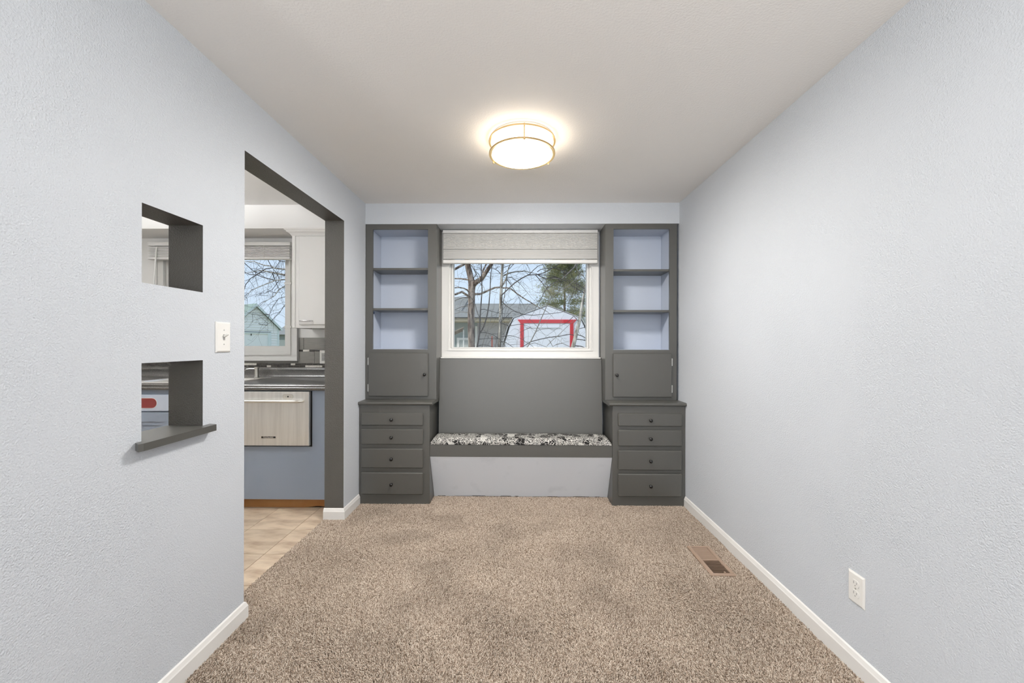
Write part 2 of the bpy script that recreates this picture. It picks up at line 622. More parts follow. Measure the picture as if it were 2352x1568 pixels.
def baseboard(name, pts, label):
    """Colonial baseboard run; pts: corners of the wall line, room to the left-hand normal given per run."""
    prof = [(0.0, -0.03), (0.013, -0.03), (0.013, 0.055), (0.0105, 0.060), (0.0085, 0.066), (0.006, 0.074), (0.0, 0.078)]
    mb = MB()
    n = len(pts)
    rows = []
    for i, p in enumerate(pts):
        p = Vector(p)
        ns = []
        if i > 0:
            d = (p - Vector(pts[i - 1])).normalized()
            ns.append(Vector((d.y, -d.x)))
        if i < n - 1:
            d = (Vector(pts[i + 1]) - p).normalized()
            ns.append(Vector((d.y, -d.x)))
        m = ns[0] if len(ns) == 1 else (ns[0] + ns[1]) / (1 + ns[0].dot(ns[1]))
        rows.append([(p.x + m.x * a, p.y + m.y * a, z) for a, z in prof])
    k = len(prof)
    vs = [q for r in rows for q in r]
    fs = []
    for i in range(n - 1):
        for j in range(k):
            j2 = (j + 1) % k
            fs.append((i * k + j, i * k + j2, (i + 1) * k + j2, (i + 1) * k + j))
    fs.append(tuple(range(k)))
    fs.append(tuple((n - 1) * k + j for j in range(k))[::-1])
    mb.add(vs, fs)
    return structure(mb.build(name, 'trim_white'), label, 'baseboard')


baseboard('baseboard_left', [(XL, 0.30), (XL, 1.80), (XK + 0.002, 1.80)], 'white baseboard of the wall with the pass-throughs')
baseboard('baseboard_jamb', [(XK - 0.004, 2.838), (XL, 2.838), (XL, 3.108)], 'short white baseboard wrapping the far doorway jamb')
baseboard('baseboard_right', [(XR, 3.108), (XR, -3.5)], 'white baseboard along the long right wall')

# ledge in the lower pass-through: gray painted board, nosing proud of the wall with chamfered ends
structure(MB().prism([(XK - 0.004, 1.307), (-1.2489, 1.307), (-1.2489, 1.283), (-1.219, 1.262), (-1.214, 1.276), (-1.214, 1.588), (-1.2489, 1.598), (-1.2489, 1.558), (XK - 0.004, 1.558)],
                     'z', 0.905, 0.930).build('trim_1', 'gray_paint'), 'gray wooden ledge board of the lower pass-through', 'ledge')

# ------------------------------------------------------------------ dining window
w1 = thing('window_1', (0.015, 3.455, 1.13), 'white framed picture window above the bench', 'window')
w1['kind'] = 'structure'


def ring(name, m, o, i, y0, y1, parent, b=0):
    return MB().plate(o[0], o[1], o[2], o[3], [i], y0, y1).build(name, m, parent)


ring('casing', 'casing_white', (-0.664, 0.697, 1.143, 2.229), (-0.606, 0.636, 1.203, 2.17), 3.452, 3.4745, w1)
ring('casing_bead', 'casing_white', (-0.612, 0.642, 1.197, 2.176), (-0.600, 0.630, 1.208, 2.165), 3.446, 3.470, w1)
ring('frame', 'casing_white', (-0.6035, 0.6335, 1.2055, 2.1695), (-0.588, 0.618, 1.2175, 2.155), 3.470, 3.57, w1)
ring('gasket', 'gfci_gray', (-0.588, 0.618, 1.2175, 2.155), (-0.5845, 0.6145, 1.2195, 2.15), 3.49, 3.56, w1)
ring('sash', 'casing_white', (-0.5845, 0.6145, 1.2195, 2.15), (-0.569, 0.600, 1.2265, 2.13), 3.478, 3.56, w1)
MB().box(-0.575, 0.606, 3.528, 3.534, 1.224, 2.14).build('pane', 'glass', w1)
box('stool', 'casing_white', -0.662, 0.702, 3.392, 3.4745, 1.1305, 1.1425, 0.003, w1)

# ------------------------------------------------------------------ kitchen window
w2 = thing('window_2', (-2.62, 3.53, 1.10), 'white framed kitchen window beside the wall cabinet', 'window')
w2['kind'] = 'structure'
ring('casing', 'casing_white', (-3.262, -1.985, 1.101, 2.16), (-3.200, -2.045, 1.160, 2.10), 3.546, 3.5695, w2)
ring('casing_bead', 'casing_white', (-3.27, -1.977, 1.101, 2.165), (-3.250, -1.997, 1.118, 2.15), 3.534, 3.5455, w2)
ring('inner_bead', 'casing_white', (-3.206, -2.038, 1.152, 2.106), (-3.192, -2.052, 1.170, 2.094), 3.536, 3.5455, w2)
ring('frame', 'casing_white', (-3.199, -2.046, 1.1605, 2.0995), (-3.180, -2.072, 1.190, 2.09), 3.574, 3.66, w2)
ring('sash', 'casing_white', (-3.180, -2.072, 1.190, 2.09), (-3.150, -2.1175, 1.2325, 2.06), 3.590, 3.65, w2)
MB().box(-3.16, -2.10, 3.616, 3.622, 1.224, 2.07).build('pane', 'glass', w2)
for z in (1.795, 1.405):
    box('latch', 'casing_white', -2.094, -2.030, 3.535, 3.552, z - 0.010, z + 0.010, 0.002, w2)

# windows of the living room (behind the camera)
w3 = thing('window_3', (-0.9, -3.6, 0.4), 'wide living room window', 'window')
w3['kind'] = 'structure'
ring('frame', 'casing_white', (-2.999, 1.199, 0.401, 2.299), (-2.92, 1.12, 0.48, 2.22), -3.60, -3.66, w3)
for x in (-1.6, -0.2):
    box('mullion', 'casing_white', x - 0.03, x + 0.03, -3.655, -3.605, 0.481, 2.219, 0, w3)
w4 = thing('window_4', (-4.5, -1.6, 0.5), 'living room side window', 'window')
w4['kind'] = 'structure'
MB().plate(-2.799, -0.401, 0.501, 2.199, [(-2.72, -1.63, 0.58, 2.12), (-1.57, -0.48, 0.58, 2.12)], -4.50, -4.56, axis='x').build('frame', 'casing_white', w4)

# ------------------------------------------------------------------ kitchen floor tiles
ftm = {}
x1 = XK - 0.001
xs = [XK - 0.001, -1.516, -1.828, -2.140, -2.452, -2.764, -3.076]
ys = [3.05, 2.988, 2.676, 2.364, 2.052, 1.740, 1.428, 1.116, 0.804, 0.492]
g = 0.0016
for i in range(len(xs) - 1):
    for j in range(len(ys) - 1):
        a, b_, c, d = xs[i + 1] + g, xs[i] - g, ys[j + 1] + g, ys[j] - g
        t = box('tile', 'floor_tile', a, b_, c, d, -0.0065, -0.0042, 0.0008, fk)

# ------------------------------------------------------------------ backsplash tiles (pieces of the kitchen wall)
box('grout_bed', 'grout', -4.2, XK - 0.001, YK - 0.006, YK - 0.0005, 1.028, 1.1005, 0, wk)
box('grout_bed', 'grout', -1.976, XK - 0.001, YK - 0.006, YK - 0.0005, 1.1005, 1.309, 0, wk)


def btile(x0, x1, z0, z1, m, y=0.0095):
    box('tile', m, x0 + 0.001, x1 - 0.001, YK - y, YK - 0.0055, z0 + 0.001, z1 - 0.001, 0.001, wk)


for x0, x1 in ((-1.976, -1.930), (-1.930, -1.625), (-1.625, XK - 0.002)):
    btile(x0, x1, 1.203, 1.309, 'tile_gray')
for x0, x1 in ((-1.976, -1.831), (-1.831, -1.526), (-1.526, XK - 0.002)):
    btile(x0, x1, 1.079, 1.182, 'tile_gray')
for k in range(7):
    btile(-4.11 + 0.305 * k, min(-1.980, -4.11 + 0.305 * (k + 1)), 1.079, 1.1005, 'tile_gray')


def mosaic(z0, z1, x0, x1, ph, whites):
    x = x0
    cuts = sorted(whites)
    while x < x1 - 0.004:
        w = next((c for c in cuts if abs(c[0] - x) < 1e-6), None)
        if w:
            e, m = w[1], 'mosaic_white'
        else:
            nxt = min([c[0] for c in cuts if c[0] > x + 1e-6] + [x1])
            e, m = min(x + 0.0515, nxt), 'mosaic_dark'
            if nxt - e < 0.012:
                e = nxt
        btile(x, e, z0, z1, m)
        x = e


mosaic(1.183, 1.202, -1.976, XK - 0.002, 0, [(-1.938, -1.878)])
mosaic(1.060, 1.0785, -4.0, XK - 0.002, 0, [(-2.97, -2.62), (-2.545, -2.359), (-2.048, -2.007)])
mosaic(1.042, 1.060, -3.974, XK - 0.002, 0, [(-2.266, -2.227), (-1.916, -1.763)])

# ------------------------------------------------------------------ built-ins
YS, YF = 3.237, 3.113
G = 'built-in gray bookcases beside the window'


def knob(x, y, z, parent):
    MB().lathe([(0, 0), (0.008, 0), (0.008, 0.002), (0.0045, 0.004), (0.0045, 0.011), (0.008, 0.013), (0.0125, 0.018), (0.0135, 0.022), (0.0115, 0.027), (0.006, 0.0295), (0, 0.030)],
               (x, y, z), '-y', 20).build('knob', 'knob_black', parent, smooth=True, angle=60)


def bookcase(side):
    L = side < 0
    if L:
        xo, xi, o0, o1 = -1.2455, -0.665, -1.188, -0.736
        d0, d1, kx, hx = -1.216, -0.729, -0.755, -1.2205
        sh = (1.878, 1.548)
        lab = 'gray built-in bookcase left of the window with blue shelf bays and a lower door'
    else:
        xo, xi, o0, o1 = 1.2815, 0.706, 1.2235, 0.771
        d0, d1, kx, hx = 1.2365, 0.766, 0.794, 1.242
        sh = (1.867, 1.535)
        lab = 'gray built-in bookcase right of the window with blue shelf bays and a lower door'
    lo, hi = min(xo, xi), max(xo, xi)
    a, b = min(o0, o1), max(o0, o1)
    da, db = min(d0, d1), max(d0, d1)
    t = thing('bookcase', ((lo + hi) / 2, 3.35, 0.803), lab, 'bookcase', G)
    MB().plate(lo, hi, 0.8035, 2.2315, [(a, b, 1.211, 2.189), (da + 0.012, db - 0.012, 0.842, 1.172)], YS, YS + 0.018).build('face_frame', 'gray_paint', t)
    # carcass boards; the window side is one full gray side panel
    inn, out = (hi, lo) if L else (lo, hi)
    s = 1 if L else -1
    box('side_panel', 'gray_paint', inn - s * 0.018, inn, YS + 0.0185, YB - 0.001, 0.8035, 2.2315, 0, t)
    box('side_panel', 'alcove_blue', inn - s * 0.0185, inn - s * 0.034, YS + 0.0185, YB - 0.009, 0.842, 2.188, 0, t)
    box('side_panel', 'alcove_blue', out + s * 0.001, out + s * 0.046, YS + 0.0185, YB - 0.009, 0.842, 2.200, 0, t)
    a2, b2 = sorted((inn - s * 0.0345, out + s * 0.0465))
    box('back_panel', 'alcove_blue', a2 - 0.04, b2 + 0.012, YB - 0.008, YB - 0.002, 0.842, 2.200, 0, t)
    box('top_panel', 'alcove_blue', a2, b2, YS + 0.0185, YB - 0.0085, 2.190, 2.205, 0, t)
    box('bottom_panel', 'alcove_blue', a2, b2, YS + 0.0015, YB - 0.0085, 1.196, 1.2125, 0, t)
    for z in sh:
        sb = box('shelf', 'gray_paint', a2 + 0.001, b2 - 0.001, YS + 0.0195, YB - 0.0095, z - 0.018, z, 0.0012, t)
    # rows of shelf-pin holes in both side linings
    for xx, sg in ((out + s * 0.0462, s), (inn - s * 0.0345, -s)):
        mb = MB()
        for yy in (YS + 0.030, YB - 0.030):
            z = 1.235
            while z < 2.17:
                n0 = len(mb.v)
                vs = [(xx + sg * 0.0003, yy + 0.0022 * math.cos(k * PI / 3), z + 0.0022 * math.sin(k * PI / 3)) for k in range(6)]
                mb.add(vs, [(0, 1, 2, 3, 4, 5)])
                z += 0.0127
        o = mb.build('pin_holes', 'dark_slot', t)
        o['kind'] = 'stuff'
    if L:
        box('shelf_pin', 'kitchen_dark_blue', out + 0.047, out + 0.062, YS + 0.020, YS + 0.034, 1.500, 1.520, 0.002, t)
    # lower door with hinges and knob
    d = MB().box(da, db, YS - 0.0185, YS - 0.0005, 0.829, 1.183, 0.0045).build('door', 'gray_paint', t)
    knob(kx, YS - 0.0185, 1.007, d)
    for z in (1.112, 0.896):
        MB().tube([(hx, YS - 0.006, z - 0.03, 0.0045), (hx, YS - 0.006, z + 0.03, 0.0045)], 8).box(hx - 0.0075, hx + 0.0075, YS - 0.004, YS - 0.0004, z - 0.028, z + 0.028).build('hinge', 'hinge_metal', d)
    return t


mat('kitchen_dark_blue', (40, 56, 84), 0.4)
bookcase(-1)
bookcase(1)

G2 = 'built-in gray drawer cabinets beside the bench'


def drawer_cabinet(side):
    if side < 0:
        x0, x1, a, b = XL + 0.001, -0.691, -1.2265, -0.740
        zs = [(0.617, 0.717), (0.469, 0.589), (0.285, 0.437), (0.078, 0.250)]
        c0, c1 = XL + 0.001, -0.667
        lab = 'gray four-drawer base cabinet left of the bench, against the doorway wall'
    else:
        x0, x1, a, b = 0.737, XR - 0.001, 0.778, 1.270
        zs = [(0.620, 0.720), (0.466, 0.591), (0.281, 0.433), (0.076, 0.252)]
        c0, c1 = 0.706, XR - 0.001
        lab = 'gray four-drawer base cabinet right of the bench, against the long wall'
    t = thing('drawer_cabinet', ((x0 + x1) / 2, 3.29, 0), lab, 'cabinet', G2)
    MB().box(x0, x1, YF, YB - 0.001, -0.010, 0.7765, 0.002).build('carcass', 'gray_paint', t)
    # counter slab with rounded nose
    nose = [(YB - 0.001, 0.777), (YB - 0.001, 0.802), (3.098, 0.802), (3.091, 0.799), (3.0875, 0.7935), (3.0875, 0.7855), (3.091, 0.780), (3.098, 0.777)]
    MB().prism(nose, 'x', c0, c1).build('countertop', 'gray_paint', t, smooth=True, angle=50)
    for z0, z1 in zs:
        d = MB().box(a, b, YF - 0.0185, YF - 0.0005, z0, z1, 0.006).build('drawer', 'gray_paint', t)
        knob((a + b) / 2, YF - 0.0185, (z0 + z1) / 2 - 0.002, d)


drawer_cabinet(-1)
drawer_cabinet(1)

bn = thing('window_bench', (0.02, 3.25, 0), 'gray built-in bench under the window with a tall plain backrest', 'bench')
MB().box(-0.6895, 0.7355, YF + 0.0185, 3.46, 0.440, 0.4665).build('seat_board', 'gray_paint', bn)
MB().box(-0.6900, 0.7360, YF - 0.0005, YF + 0.018, 0.372, 0.467, 0.002).build('fascia', 'gray_paint', bn)
kick = MB().prism([(3.118, 0.3715), (3.136, 0.3715), (3.302, -0.010), (3.284, -0.010)], 'x', -0.6895, 0.7355).build('kick_panel', 'kick_paint', bn)
kick['label'] = 'pale scuffed kick panel sloping back to the carpet'
MB().prism([(3.325, 0.467), (3.345, 0.467), (3.392, 1.129), (3.372, 1.129)], 'x', -0.6635, 0.7035).build('backrest', 'gray_paint', bn)
# dark caulk and chips along the bottom of the kick panel
mb = MB()
xx = -0.66
rc = random.Random(5)
while xx < 0.71:
    w_ = rc.uniform(0.02, 0.09)
    hgt = rc.choice([0.002, 0.004, 0.006, 0.007])
    mb.prism([(3.2795, 0.0), (3.2838, 0.0), (3.2838 - hgt * 0.42, hgt), (3.2795 - hgt * 0.42, hgt)], 'x', xx, xx + w_)
    xx += w_
mb.build('caulk_line', 'dark_slot', bn)

# seat cushion: thin pad with rounded, slightly puffy edges
def cushion():
    nx, ny = 72, 14
    x0, x1, y0, y1, z0, z1 = -0.686, 0.729, 3.110, 3.3235, 0.4680, 0.517
    vs, fs = [], []

    def zt(u, v):
        e = lambda s: 1 - (1 - min(1, min(s, 1 - s) / 0.16)) ** 2.2
        eu = min(1.0, min(u, 1 - u) * (x1 - x0) / 0.045)
        eu = 1 - (1 - eu) ** 2.2
        k = math.sqrt(max(0, e(v))) * math.sqrt(max(0, eu))
        return z0 + 0.014 + (z1 - z0 - 0.014) * k * (0.97 + 0.05 * math.sin(u * 17) * math.sin(v * 5 + u * 9))
    for i in range(nx + 1):
        for j in range(ny + 1):
            u, v = i / nx, (1 - math.cos(PI * j / ny)) / 2
            u = 0.5 - 0.5 * math.cos(PI * u) if False else u
            if i in (0, nx):
                pass
            vs.append((x0 + (x1 - x0) * u, y0 + (y1 - y0) * v, zt(u, v)))
    W = ny + 1
    for i in range(nx):
        for j in range(ny):
            fs.append((i * W + j, (i + 1) * W + j, (i + 1) * W + j + 1, i * W + j + 1))
    rim = [i * W for i in range(nx + 1)] + [nx * W + j for j in range(1, W)] + [i * W + ny for i in range(nx - 1, -1, -1)] + [j for j in range(ny - 1, 0, -1)]
    base = len(vs)
    for r in rim:
        p = vs[r]
        vs.append((p[0] * 0.999, p[1], z0))
    n = len(rim)
    for k in range(n):
        fs.append((rim[k], base + k, base + (k + 1) % n, rim[(k + 1) % n]))
    fs.append(tuple(base + k for k in range(n)))
    return MB().add(vs, fs).build('seat_cushion', 'print_cloth', smooth=True, angle=70)


tag(cushion(), 'thin black seat cushion with crowded white line print on the bench', 'cushion')

# ------------------------------------------------------------------ cellular shade
sh = thing('cellular_blind', (0.0145, 3.41, 1.943), 'off-white cellular shade pulled a quarter down over the picture window', 'shade')
MB().box(-0.645, 0.675, 3.388, 3.432, 2.200, 2.2285, 0.003).box(-0.645, 0.675, 3.3865, 3.40, 2.204, 2.2085).build('headrail', 'casing_white', sh)
def pleats(z1, z0, pitch, depth, m):
    zz, z, k = [], z1, 0
    while z > z0 - 1e-6:
        zz.append((3.398 + (0.0 if k % 2 else depth), z))
        z -= pitch
        k += 1
    MB().prism(zz + [(3.420, zz[-1][1]), (3.420, z1)], 'x', -0.642, 0.672).build('pleated_fabric', m, sh)


pleats(2.199, 2.062, 0.0048, 0.0050, 'shade_cloth')
pleats(2.0612, 1.9745, 0.0100, 0.0016, 'shade_cloth_gray')
MB().box(-0.6445, 0.6745, 3.388, 3.425, 1.943, 1.9735, 0.004).build('bottom_rail', 'casing_white', sh)

# ------------------------------------------------------------------ ceiling light
cl = thing('ceiling_light', (0.02, 2.22, 2.30), 'round flush ceiling light with glowing drum and two brass rings', 'lamp')
MB().lathe([(0, 2.3995), (0.172, 2.3995), (0.172, 2.388), (0, 2.388)], (0.02, 2.22, 0), 'z', 64).build('ceiling_pan', 'trim_white', cl, smooth=True)
MB().lathe([(0.163, 2.3875), (0.166, 2.380), (0.166, 2.316), (0.163, 2.306)], (0.02, 2.22, 0), 'z', 64).build('diffuser_drum', 'lamp_drum', cl, smooth=True, angle=70)
MB().lathe([(0.1629, 2.306), (0.150, 2.298), (0.12, 2.293), (0.06, 2.290), (0, 2.2895)], (0.02, 2.22, 0), 'z', 64).build('diffuser', 'lamp_diffuser', cl, smooth=True, angle=70)


def hoop(R, z, h, w):
    return MB().lathe([(R - w, z + h), (R, z + h), (R + 0.001, z + h * .5), (R, z), (R - w, z), (R - w, z + h)], (0.02, 2.22, 0), 'z', 72)


hoop(0.1855, 2.3745, 0.0085, 0.010).build('ring', 'brass', cl, smooth=True, angle=40)
hoop(0.1835, 2.3060, 0.0100, 0.014).build('ring', 'brass', cl, smooth=True, angle=40)
for kdeg in (-87, 33, 153):
    a = math.radians(kdeg)
    px, py = 0.02 + 0.185 * math.cos(a), 2.22 + 0.185 * math.sin(a)
    MB().lathe([(0, 2.298), (0.003, 2.299), (0.006, 2.302), (0.004, 2.305), (0.004, 2.384), (0, 2.384)], (px, py, 0), 'z', 10).build('post', 'brass', cl, smooth=True)

# ------------------------------------------------------------------ floor register
rg = thing('floor_register', (1.118, 2.331, 0), 'brown metal floor register set in the carpet by the right wall', 'vent')
ang = 0.0
rx0, rx1, ry0, ry1 = 1.050, 1.186, 2.174, 2.488


def register():
    z = 0.004
    o = (rx0, rx1, ry0, ry1)
    i = (rx0 + 0.022, rx1 - 0.022, ry0 + 0.018, ry1 - 0.018)

    def rect(r, z_):
        return [(r[0], r[2], z_), (r[1], r[2], z_), (r[1], r[3], z_), (r[0], r[3], z_)]
    rings = [rect(o, -0.012), rect(o, z), rect((o[0] + .005, o[1] - .005, o[2] + .005, o[3] - .005), z + 0.005), rect((i[0] - .003, i[1] + .003, i[2] - .003, i[3] + .003), z + 0.005), rect(i, z + 0.002), rect(i, -0.010)]
    vs = [p for r in rings for p in r]
    fs = []
    for a in range(len(rings) - 1):
        for k in range(4):
            fs.append((a * 4 + k, a * 4 + (k + 1) % 4, a * 4 + 4 + (k + 1) % 4, a * 4 + 4 + k))
    MB().add(vs, fs).build('frame', 'register_brown', rg)
    box('divider', 'register_brown', i[0], i[1], 2.326, 2.336, -0.004, 0.006, 0.001, rg)
    for y0, y1, tilt in ((i[2], 2.326, -1), (2.336, i[3], 1)):
        n = 11
        for k in range(n):
            yc = y0 + (y1 - y0) * (k + 0.5) / n
            dy = (0.0036 if tilt < 0 else 0.0030) * tilt
            MB().prism([(yc - dy - 0.0008, -0.006), (yc - dy + 0.0008, -0.006), (yc + dy + 0.0008, 0.005), (yc + dy - 0.0008, 0.005)], 'x', i[0] + 0.0005, i[1] - 0.0005).build('slat', 'register_brown', rg)
    box('duct_shade', 'duct_dark', i[0], i[1], i[2], i[3], -0.0108, -0.0085, 0, rg)  # thin black sheet; its colour stands in for the shade deep in the duct
    box('lever', 'register_brown', 1.128, 1.136, ry0 + 0.012, ry0 + 0.022, 0.006, 0.014, 0.001, rg)


register()

# ------------------------------------------------------------------ outlet and switch
ot = thing('wall_outlet', (XR, 1.5455, 0.26), 'white duplex outlet low on the long right wall', 'outlet')


def platex(x, s, y0, y1, z0, z1, name, parent, bev=0.006, d=0.006):
    """Wall plate on an x = const wall; s points into the room."""
    a, b = (y0, y1), (z0, z1)
    vs = [(x, y, z) for y, z in ((y0, z0), (y1, z0), (y1, z1), (y0, z1))]
    vs += [(x + s * d, y, z) for y, z in ((y0 + bev, z0 + bev), (y1 - bev, z0 + bev), (y1 - bev, z1 - bev), (y0 + bev, z1 - bev))]
    vs += [(x + s * d * 0.4, y, z) for y, z in ((y0, z0), (y1, z0), (y1, z1), (y0, z1))]
    fs = [(0, 1, 2, 3), (4, 5, 6, 7)]
    for k in range(4):
        k2 = (k + 1) % 4
        fs += [(k, k2, 8 + k2, 8 + k), (8 + k, 8 + k2, 4 + k2, 4 + k)]
    return MB().add(vs, fs).build(name, 'plate_white', parent)


platex(XR - 0.0003, -1, 1.509, 1.582, 0.261, 0.379, 'plate', ot)
for zc in (0.340, 0.301):
    poly = []
    for k in range(24):
        a = 2 * PI * k / 24
        poly.append((1.5455 + 0.0168 * math.cos(a), zc + max(-0.0135, min(0.0135, 0.0168 * math.sin(a)))))
    r = MB().prism(poly, 'x', XR - 0.0063, XR - 0.0082).build('receptacle', 'plate_white', ot)
    MB().box(XR - 0.0086, XR - 0.0080, 1.5385 - 0.0012, 1.5385 + 0.0012, zc - 0.001, zc + 0.0075).build('slot', 'gfci_gray', r)
    MB().box(XR - 0.0086, XR - 0.0080, 1.5520 - 0.0012, 1.5520 + 0.0012, zc - 0.002, zc + 0.0080).build('slot', 'gfci_gray', r)
    MB().tube([(XR - 0.0080, 1.5455, zc - 0.008, 0.0024), (XR - 0.0086, 1.5455, zc - 0.008, 0.0024)], 8).build('slot', 'gfci_gray', r)
MB().tube([(XR - 0.0062, 1.5455, 0.3205, 0.003), (XR - 0.0075, 1.5455, 0.3205, 0.0026)], 10).build('screw', 'hinge_metal', ot)

sw = thing('light_switch', (XL, 1.665, 1.218), 'white toggle light switch between the pass-throughs and the doorway', 'switch')
platex(XL + 0.0003, 1, 1.624, 1.706, 1.218, 1.345, 'plate', sw, 0.006, 0.007)
MB().box(XL + 0.0074, XL + 0.0082, 1.6600, 1.6700, 1.269, 1.294).build('toggle_slot', 'gfci_gray', sw)
MB().prism([(XL + 0.0074, 1.2795), (XL + 0.024, 1.2905), (XL + 0.0255, 1.2935), (XL + 0.023, 1.2965), (XL + 0.0074, 1.2900)], 'y', 1.6610, 1.6690).build('toggle', 'plate_white', sw)
for z in (1.3115, 1.2515):
    MB().tube([(XL + 0.0070, 1.665, z, 0.003), (XL + 0.0083, 1.665, z, 0.0026)], 10).build('screw', 'hinge_metal', sw)


# ------------------------------------------------------------------ carpet pile (real tufts, uncountable)
def carpet():
    fx0, fx1 = XL + 0.0125, XR - 0.0125
    ycut = [0.75, 1.80, ry0 - 0.002, ry1 + 0.002, 2.838, YF - 0.002]
    vs, fs = [], []

    def quad(x0, x1, y0, y1, z=-0.0105):
        n = len(vs)
        vs.extend([(x0, y0, z), (x1, y0, z), (x1, y1, z), (x0, y1, z)])
        fs.append((n, n + 1, n + 2, n + 3))
    quad(fx0, fx1, 0.75, 1.80)
    quad(XK, fx1, 1.80, ry0)
    quad(XK, rx0, ry0, ry1)
    quad(rx1, fx1, ry0, ry1)
    quad(XK, fx1, ry1, 2.825)
    quad(fx0, fx1, 2.825, YF)
    quad(-0.690, 0.736, YF, 3.283)
    me = bpy.data.meshes.new('carpet')
    me.from_pydata(vs, [], fs)
    me.materials.append(M['backing'])
    o = bpy.data.objects.new('carpet', me)
    COL.objects.link(o)
    tag(o, 'beige frieze carpet with loose twisted pile covering the dining room floor', 'carpet', kind='stuff')
    g = bpy.data.node_groups.new('carpet_pile', 'GeometryNodeTree')
    g.interface.new_socket('Geometry', in_out='INPUT', socket_type='NodeSocketGeometry')
    g.interface.new_socket('Geometry', in_out='OUTPUT', socket_type='NodeSocketGeometry')
    N, L = g.nodes.new, g.links.new
    gi, go = N('NodeGroupInput'), N('NodeGroupOutput')
    dp = N('GeometryNodeDistributePointsOnFaces')
    dp.inputs['Density'].default_value = CARPET_DENSITY
    dp.inputs['Seed'].default_value = 3
    L(gi.outputs[0], dp.inputs['Mesh'])
    bz = N('GeometryNodeCurveQuadraticBezier')
    bz.inputs['Resolution'].default_value = 4
    bz.inputs['Start'].default_value = (0, 0, 0)
    bz.inputs['Middle'].default_value = (0.0010, 0, 0.0078)
    bz.inputs['End'].default_value = (0.0078, 0, 0.0090)
    ci = N('GeometryNodeCurvePrimitiveCircle')
    ci.inputs['Resolution'].default_value = 4
    ci.inputs['Radius'].default_value = 0.00105
    cm = N('GeometryNodeCurveToMesh')
    cm.inputs['Fill Caps'].default_value = True
    L(bz.outputs[0], cm.inputs['Curve'])
    L(ci.outputs[0], cm.inputs['Profile Curve'])
    sm = N('GeometryNodeSetMaterial')
    sm.inputs['Material'].default_value = M['carpet_yarn']
    L(cm.outputs[0], sm.inputs[0])
    ip = N('GeometryNodeInstanceOnPoints')
    L(dp.outputs['Points'], ip.inputs['Points'])
    L(sm.outputs[0], ip.inputs['Instance'])
    # lean direction: slow swirls (foot and vacuum marks) plus a random spread
    pos = N('GeometryNodeInputPosition')
    nz = N('ShaderNodeTexNoise')
    nz.inputs['Scale'].default_value = 1.6
    nz.inputs['Detail'].default_value = 2
    L(pos.outputs[0], nz.inputs['Vector'])
    m1 = N('ShaderNodeMath')
    m1.operation = 'MULTIPLY'
    m1.inputs[1].default_value = 16.0
    L(nz.outputs[0], m1.inputs[0])
    rv = N('FunctionNodeRandomValue')
    rv.data_type = 'FLOAT'
    rv.inputs[2].default_value = -1.7
    rv.inputs[3].default_value = 1.7
    m2 = N('ShaderNodeMath')
    m2.operation = 'ADD'
    L(m1.outputs[0], m2.inputs[0])
    L(rv.outputs[1], m2.inputs[1])
    rt = N('FunctionNodeRandomValue')
    rt.data_type = 'FLOAT'
    rt.inputs[2].default_value = -0.45
    rt.inputs[3].default_value = 0.40
    rt.inputs['Seed'].default_value = 9
    # trodden and brushed-up patches: pile lies flatter in some, stands steeper in others
    nz2 = N('ShaderNodeTexNoise')
    nz2.inputs['Scale'].default_value = 3.2
    nz2.inputs['Detail'].default_value = 3
    L(pos.outputs[0], nz2.inputs['Vector'])
    mr = N('ShaderNodeMapRange')
    mr.inputs['From Min'].default_value = 0.32
    mr.inputs['From Max'].default_value = 0.68
    mr.inputs['To Min'].default_value = -0.75
    mr.inputs['To Max'].default_value = 0.30
    L(nz2.outputs[0], mr.inputs['Value'])
    m3 = N('ShaderNodeMath')
    m3.operation = 'ADD'
    L(mr.outputs[0], m3.inputs[0])
    L(rt.outputs[1], m3.inputs[1])
    cx = N('ShaderNodeCombineXYZ')
    L(m2.outputs[0], cx.inputs[2])
    L(m3.outputs[0], cx.inputs[1])
    er = N('FunctionNodeEulerToRotation')
    L(cx.outputs[0], er.inputs[0])
    L(er.outputs[0], ip.inputs['Rotation'])
    rs = N('FunctionNodeRandomValue')
    rs.data_type = 'FLOAT'
    rs.inputs[2].default_value = 0.75
    rs.inputs[3].default_value = 1.25
    rs.inputs['Seed'].default_value = 5
    L(rs.outputs[1], ip.inputs['Scale'])
    jg = N('GeometryNodeJoinGeometry')
    L(gi.outputs[0], jg.inputs[0])
    L(ip.outputs[0], jg.inputs[0])
    L(jg.outputs[0], go.inputs[0])
    md = o.modifiers.new('pile', 'NODES')
    md.node_group = g


CARPET_DENSITY = 125000
carpet()

# ------------------------------------------------------------------ kitchen
KX = XK - 0.003      # kitchen side of the pass-through wall
KF = 2.985           # base cabinet front plane

# blue base cabinet around the dishwasher drawer
bc = thing('base_cabinet', (-1.79, 3.27, 0), 'blue kitchen base cabinet with a blank lower panel around the dishwasher drawer', 'cabinet')
MB().plate(-2.172, KX, 0.079, 0.9035, [(-2.160, -1.5515, 0.478, 0.8995)], KF, KF + 0.019).build('front_panel', 'kitchen_blue', bc)
box('side_panel', 'kitchen_blue', -2.172, -2.155, KF + 0.0195, YK - 0.001, -0.006, 0.9035, 0, bc)
box('side_panel', 'kitchen_blue', KX - 0.017, KX, KF + 0.0195, YK - 0.001, -0.006, 0.9035, 0, bc)
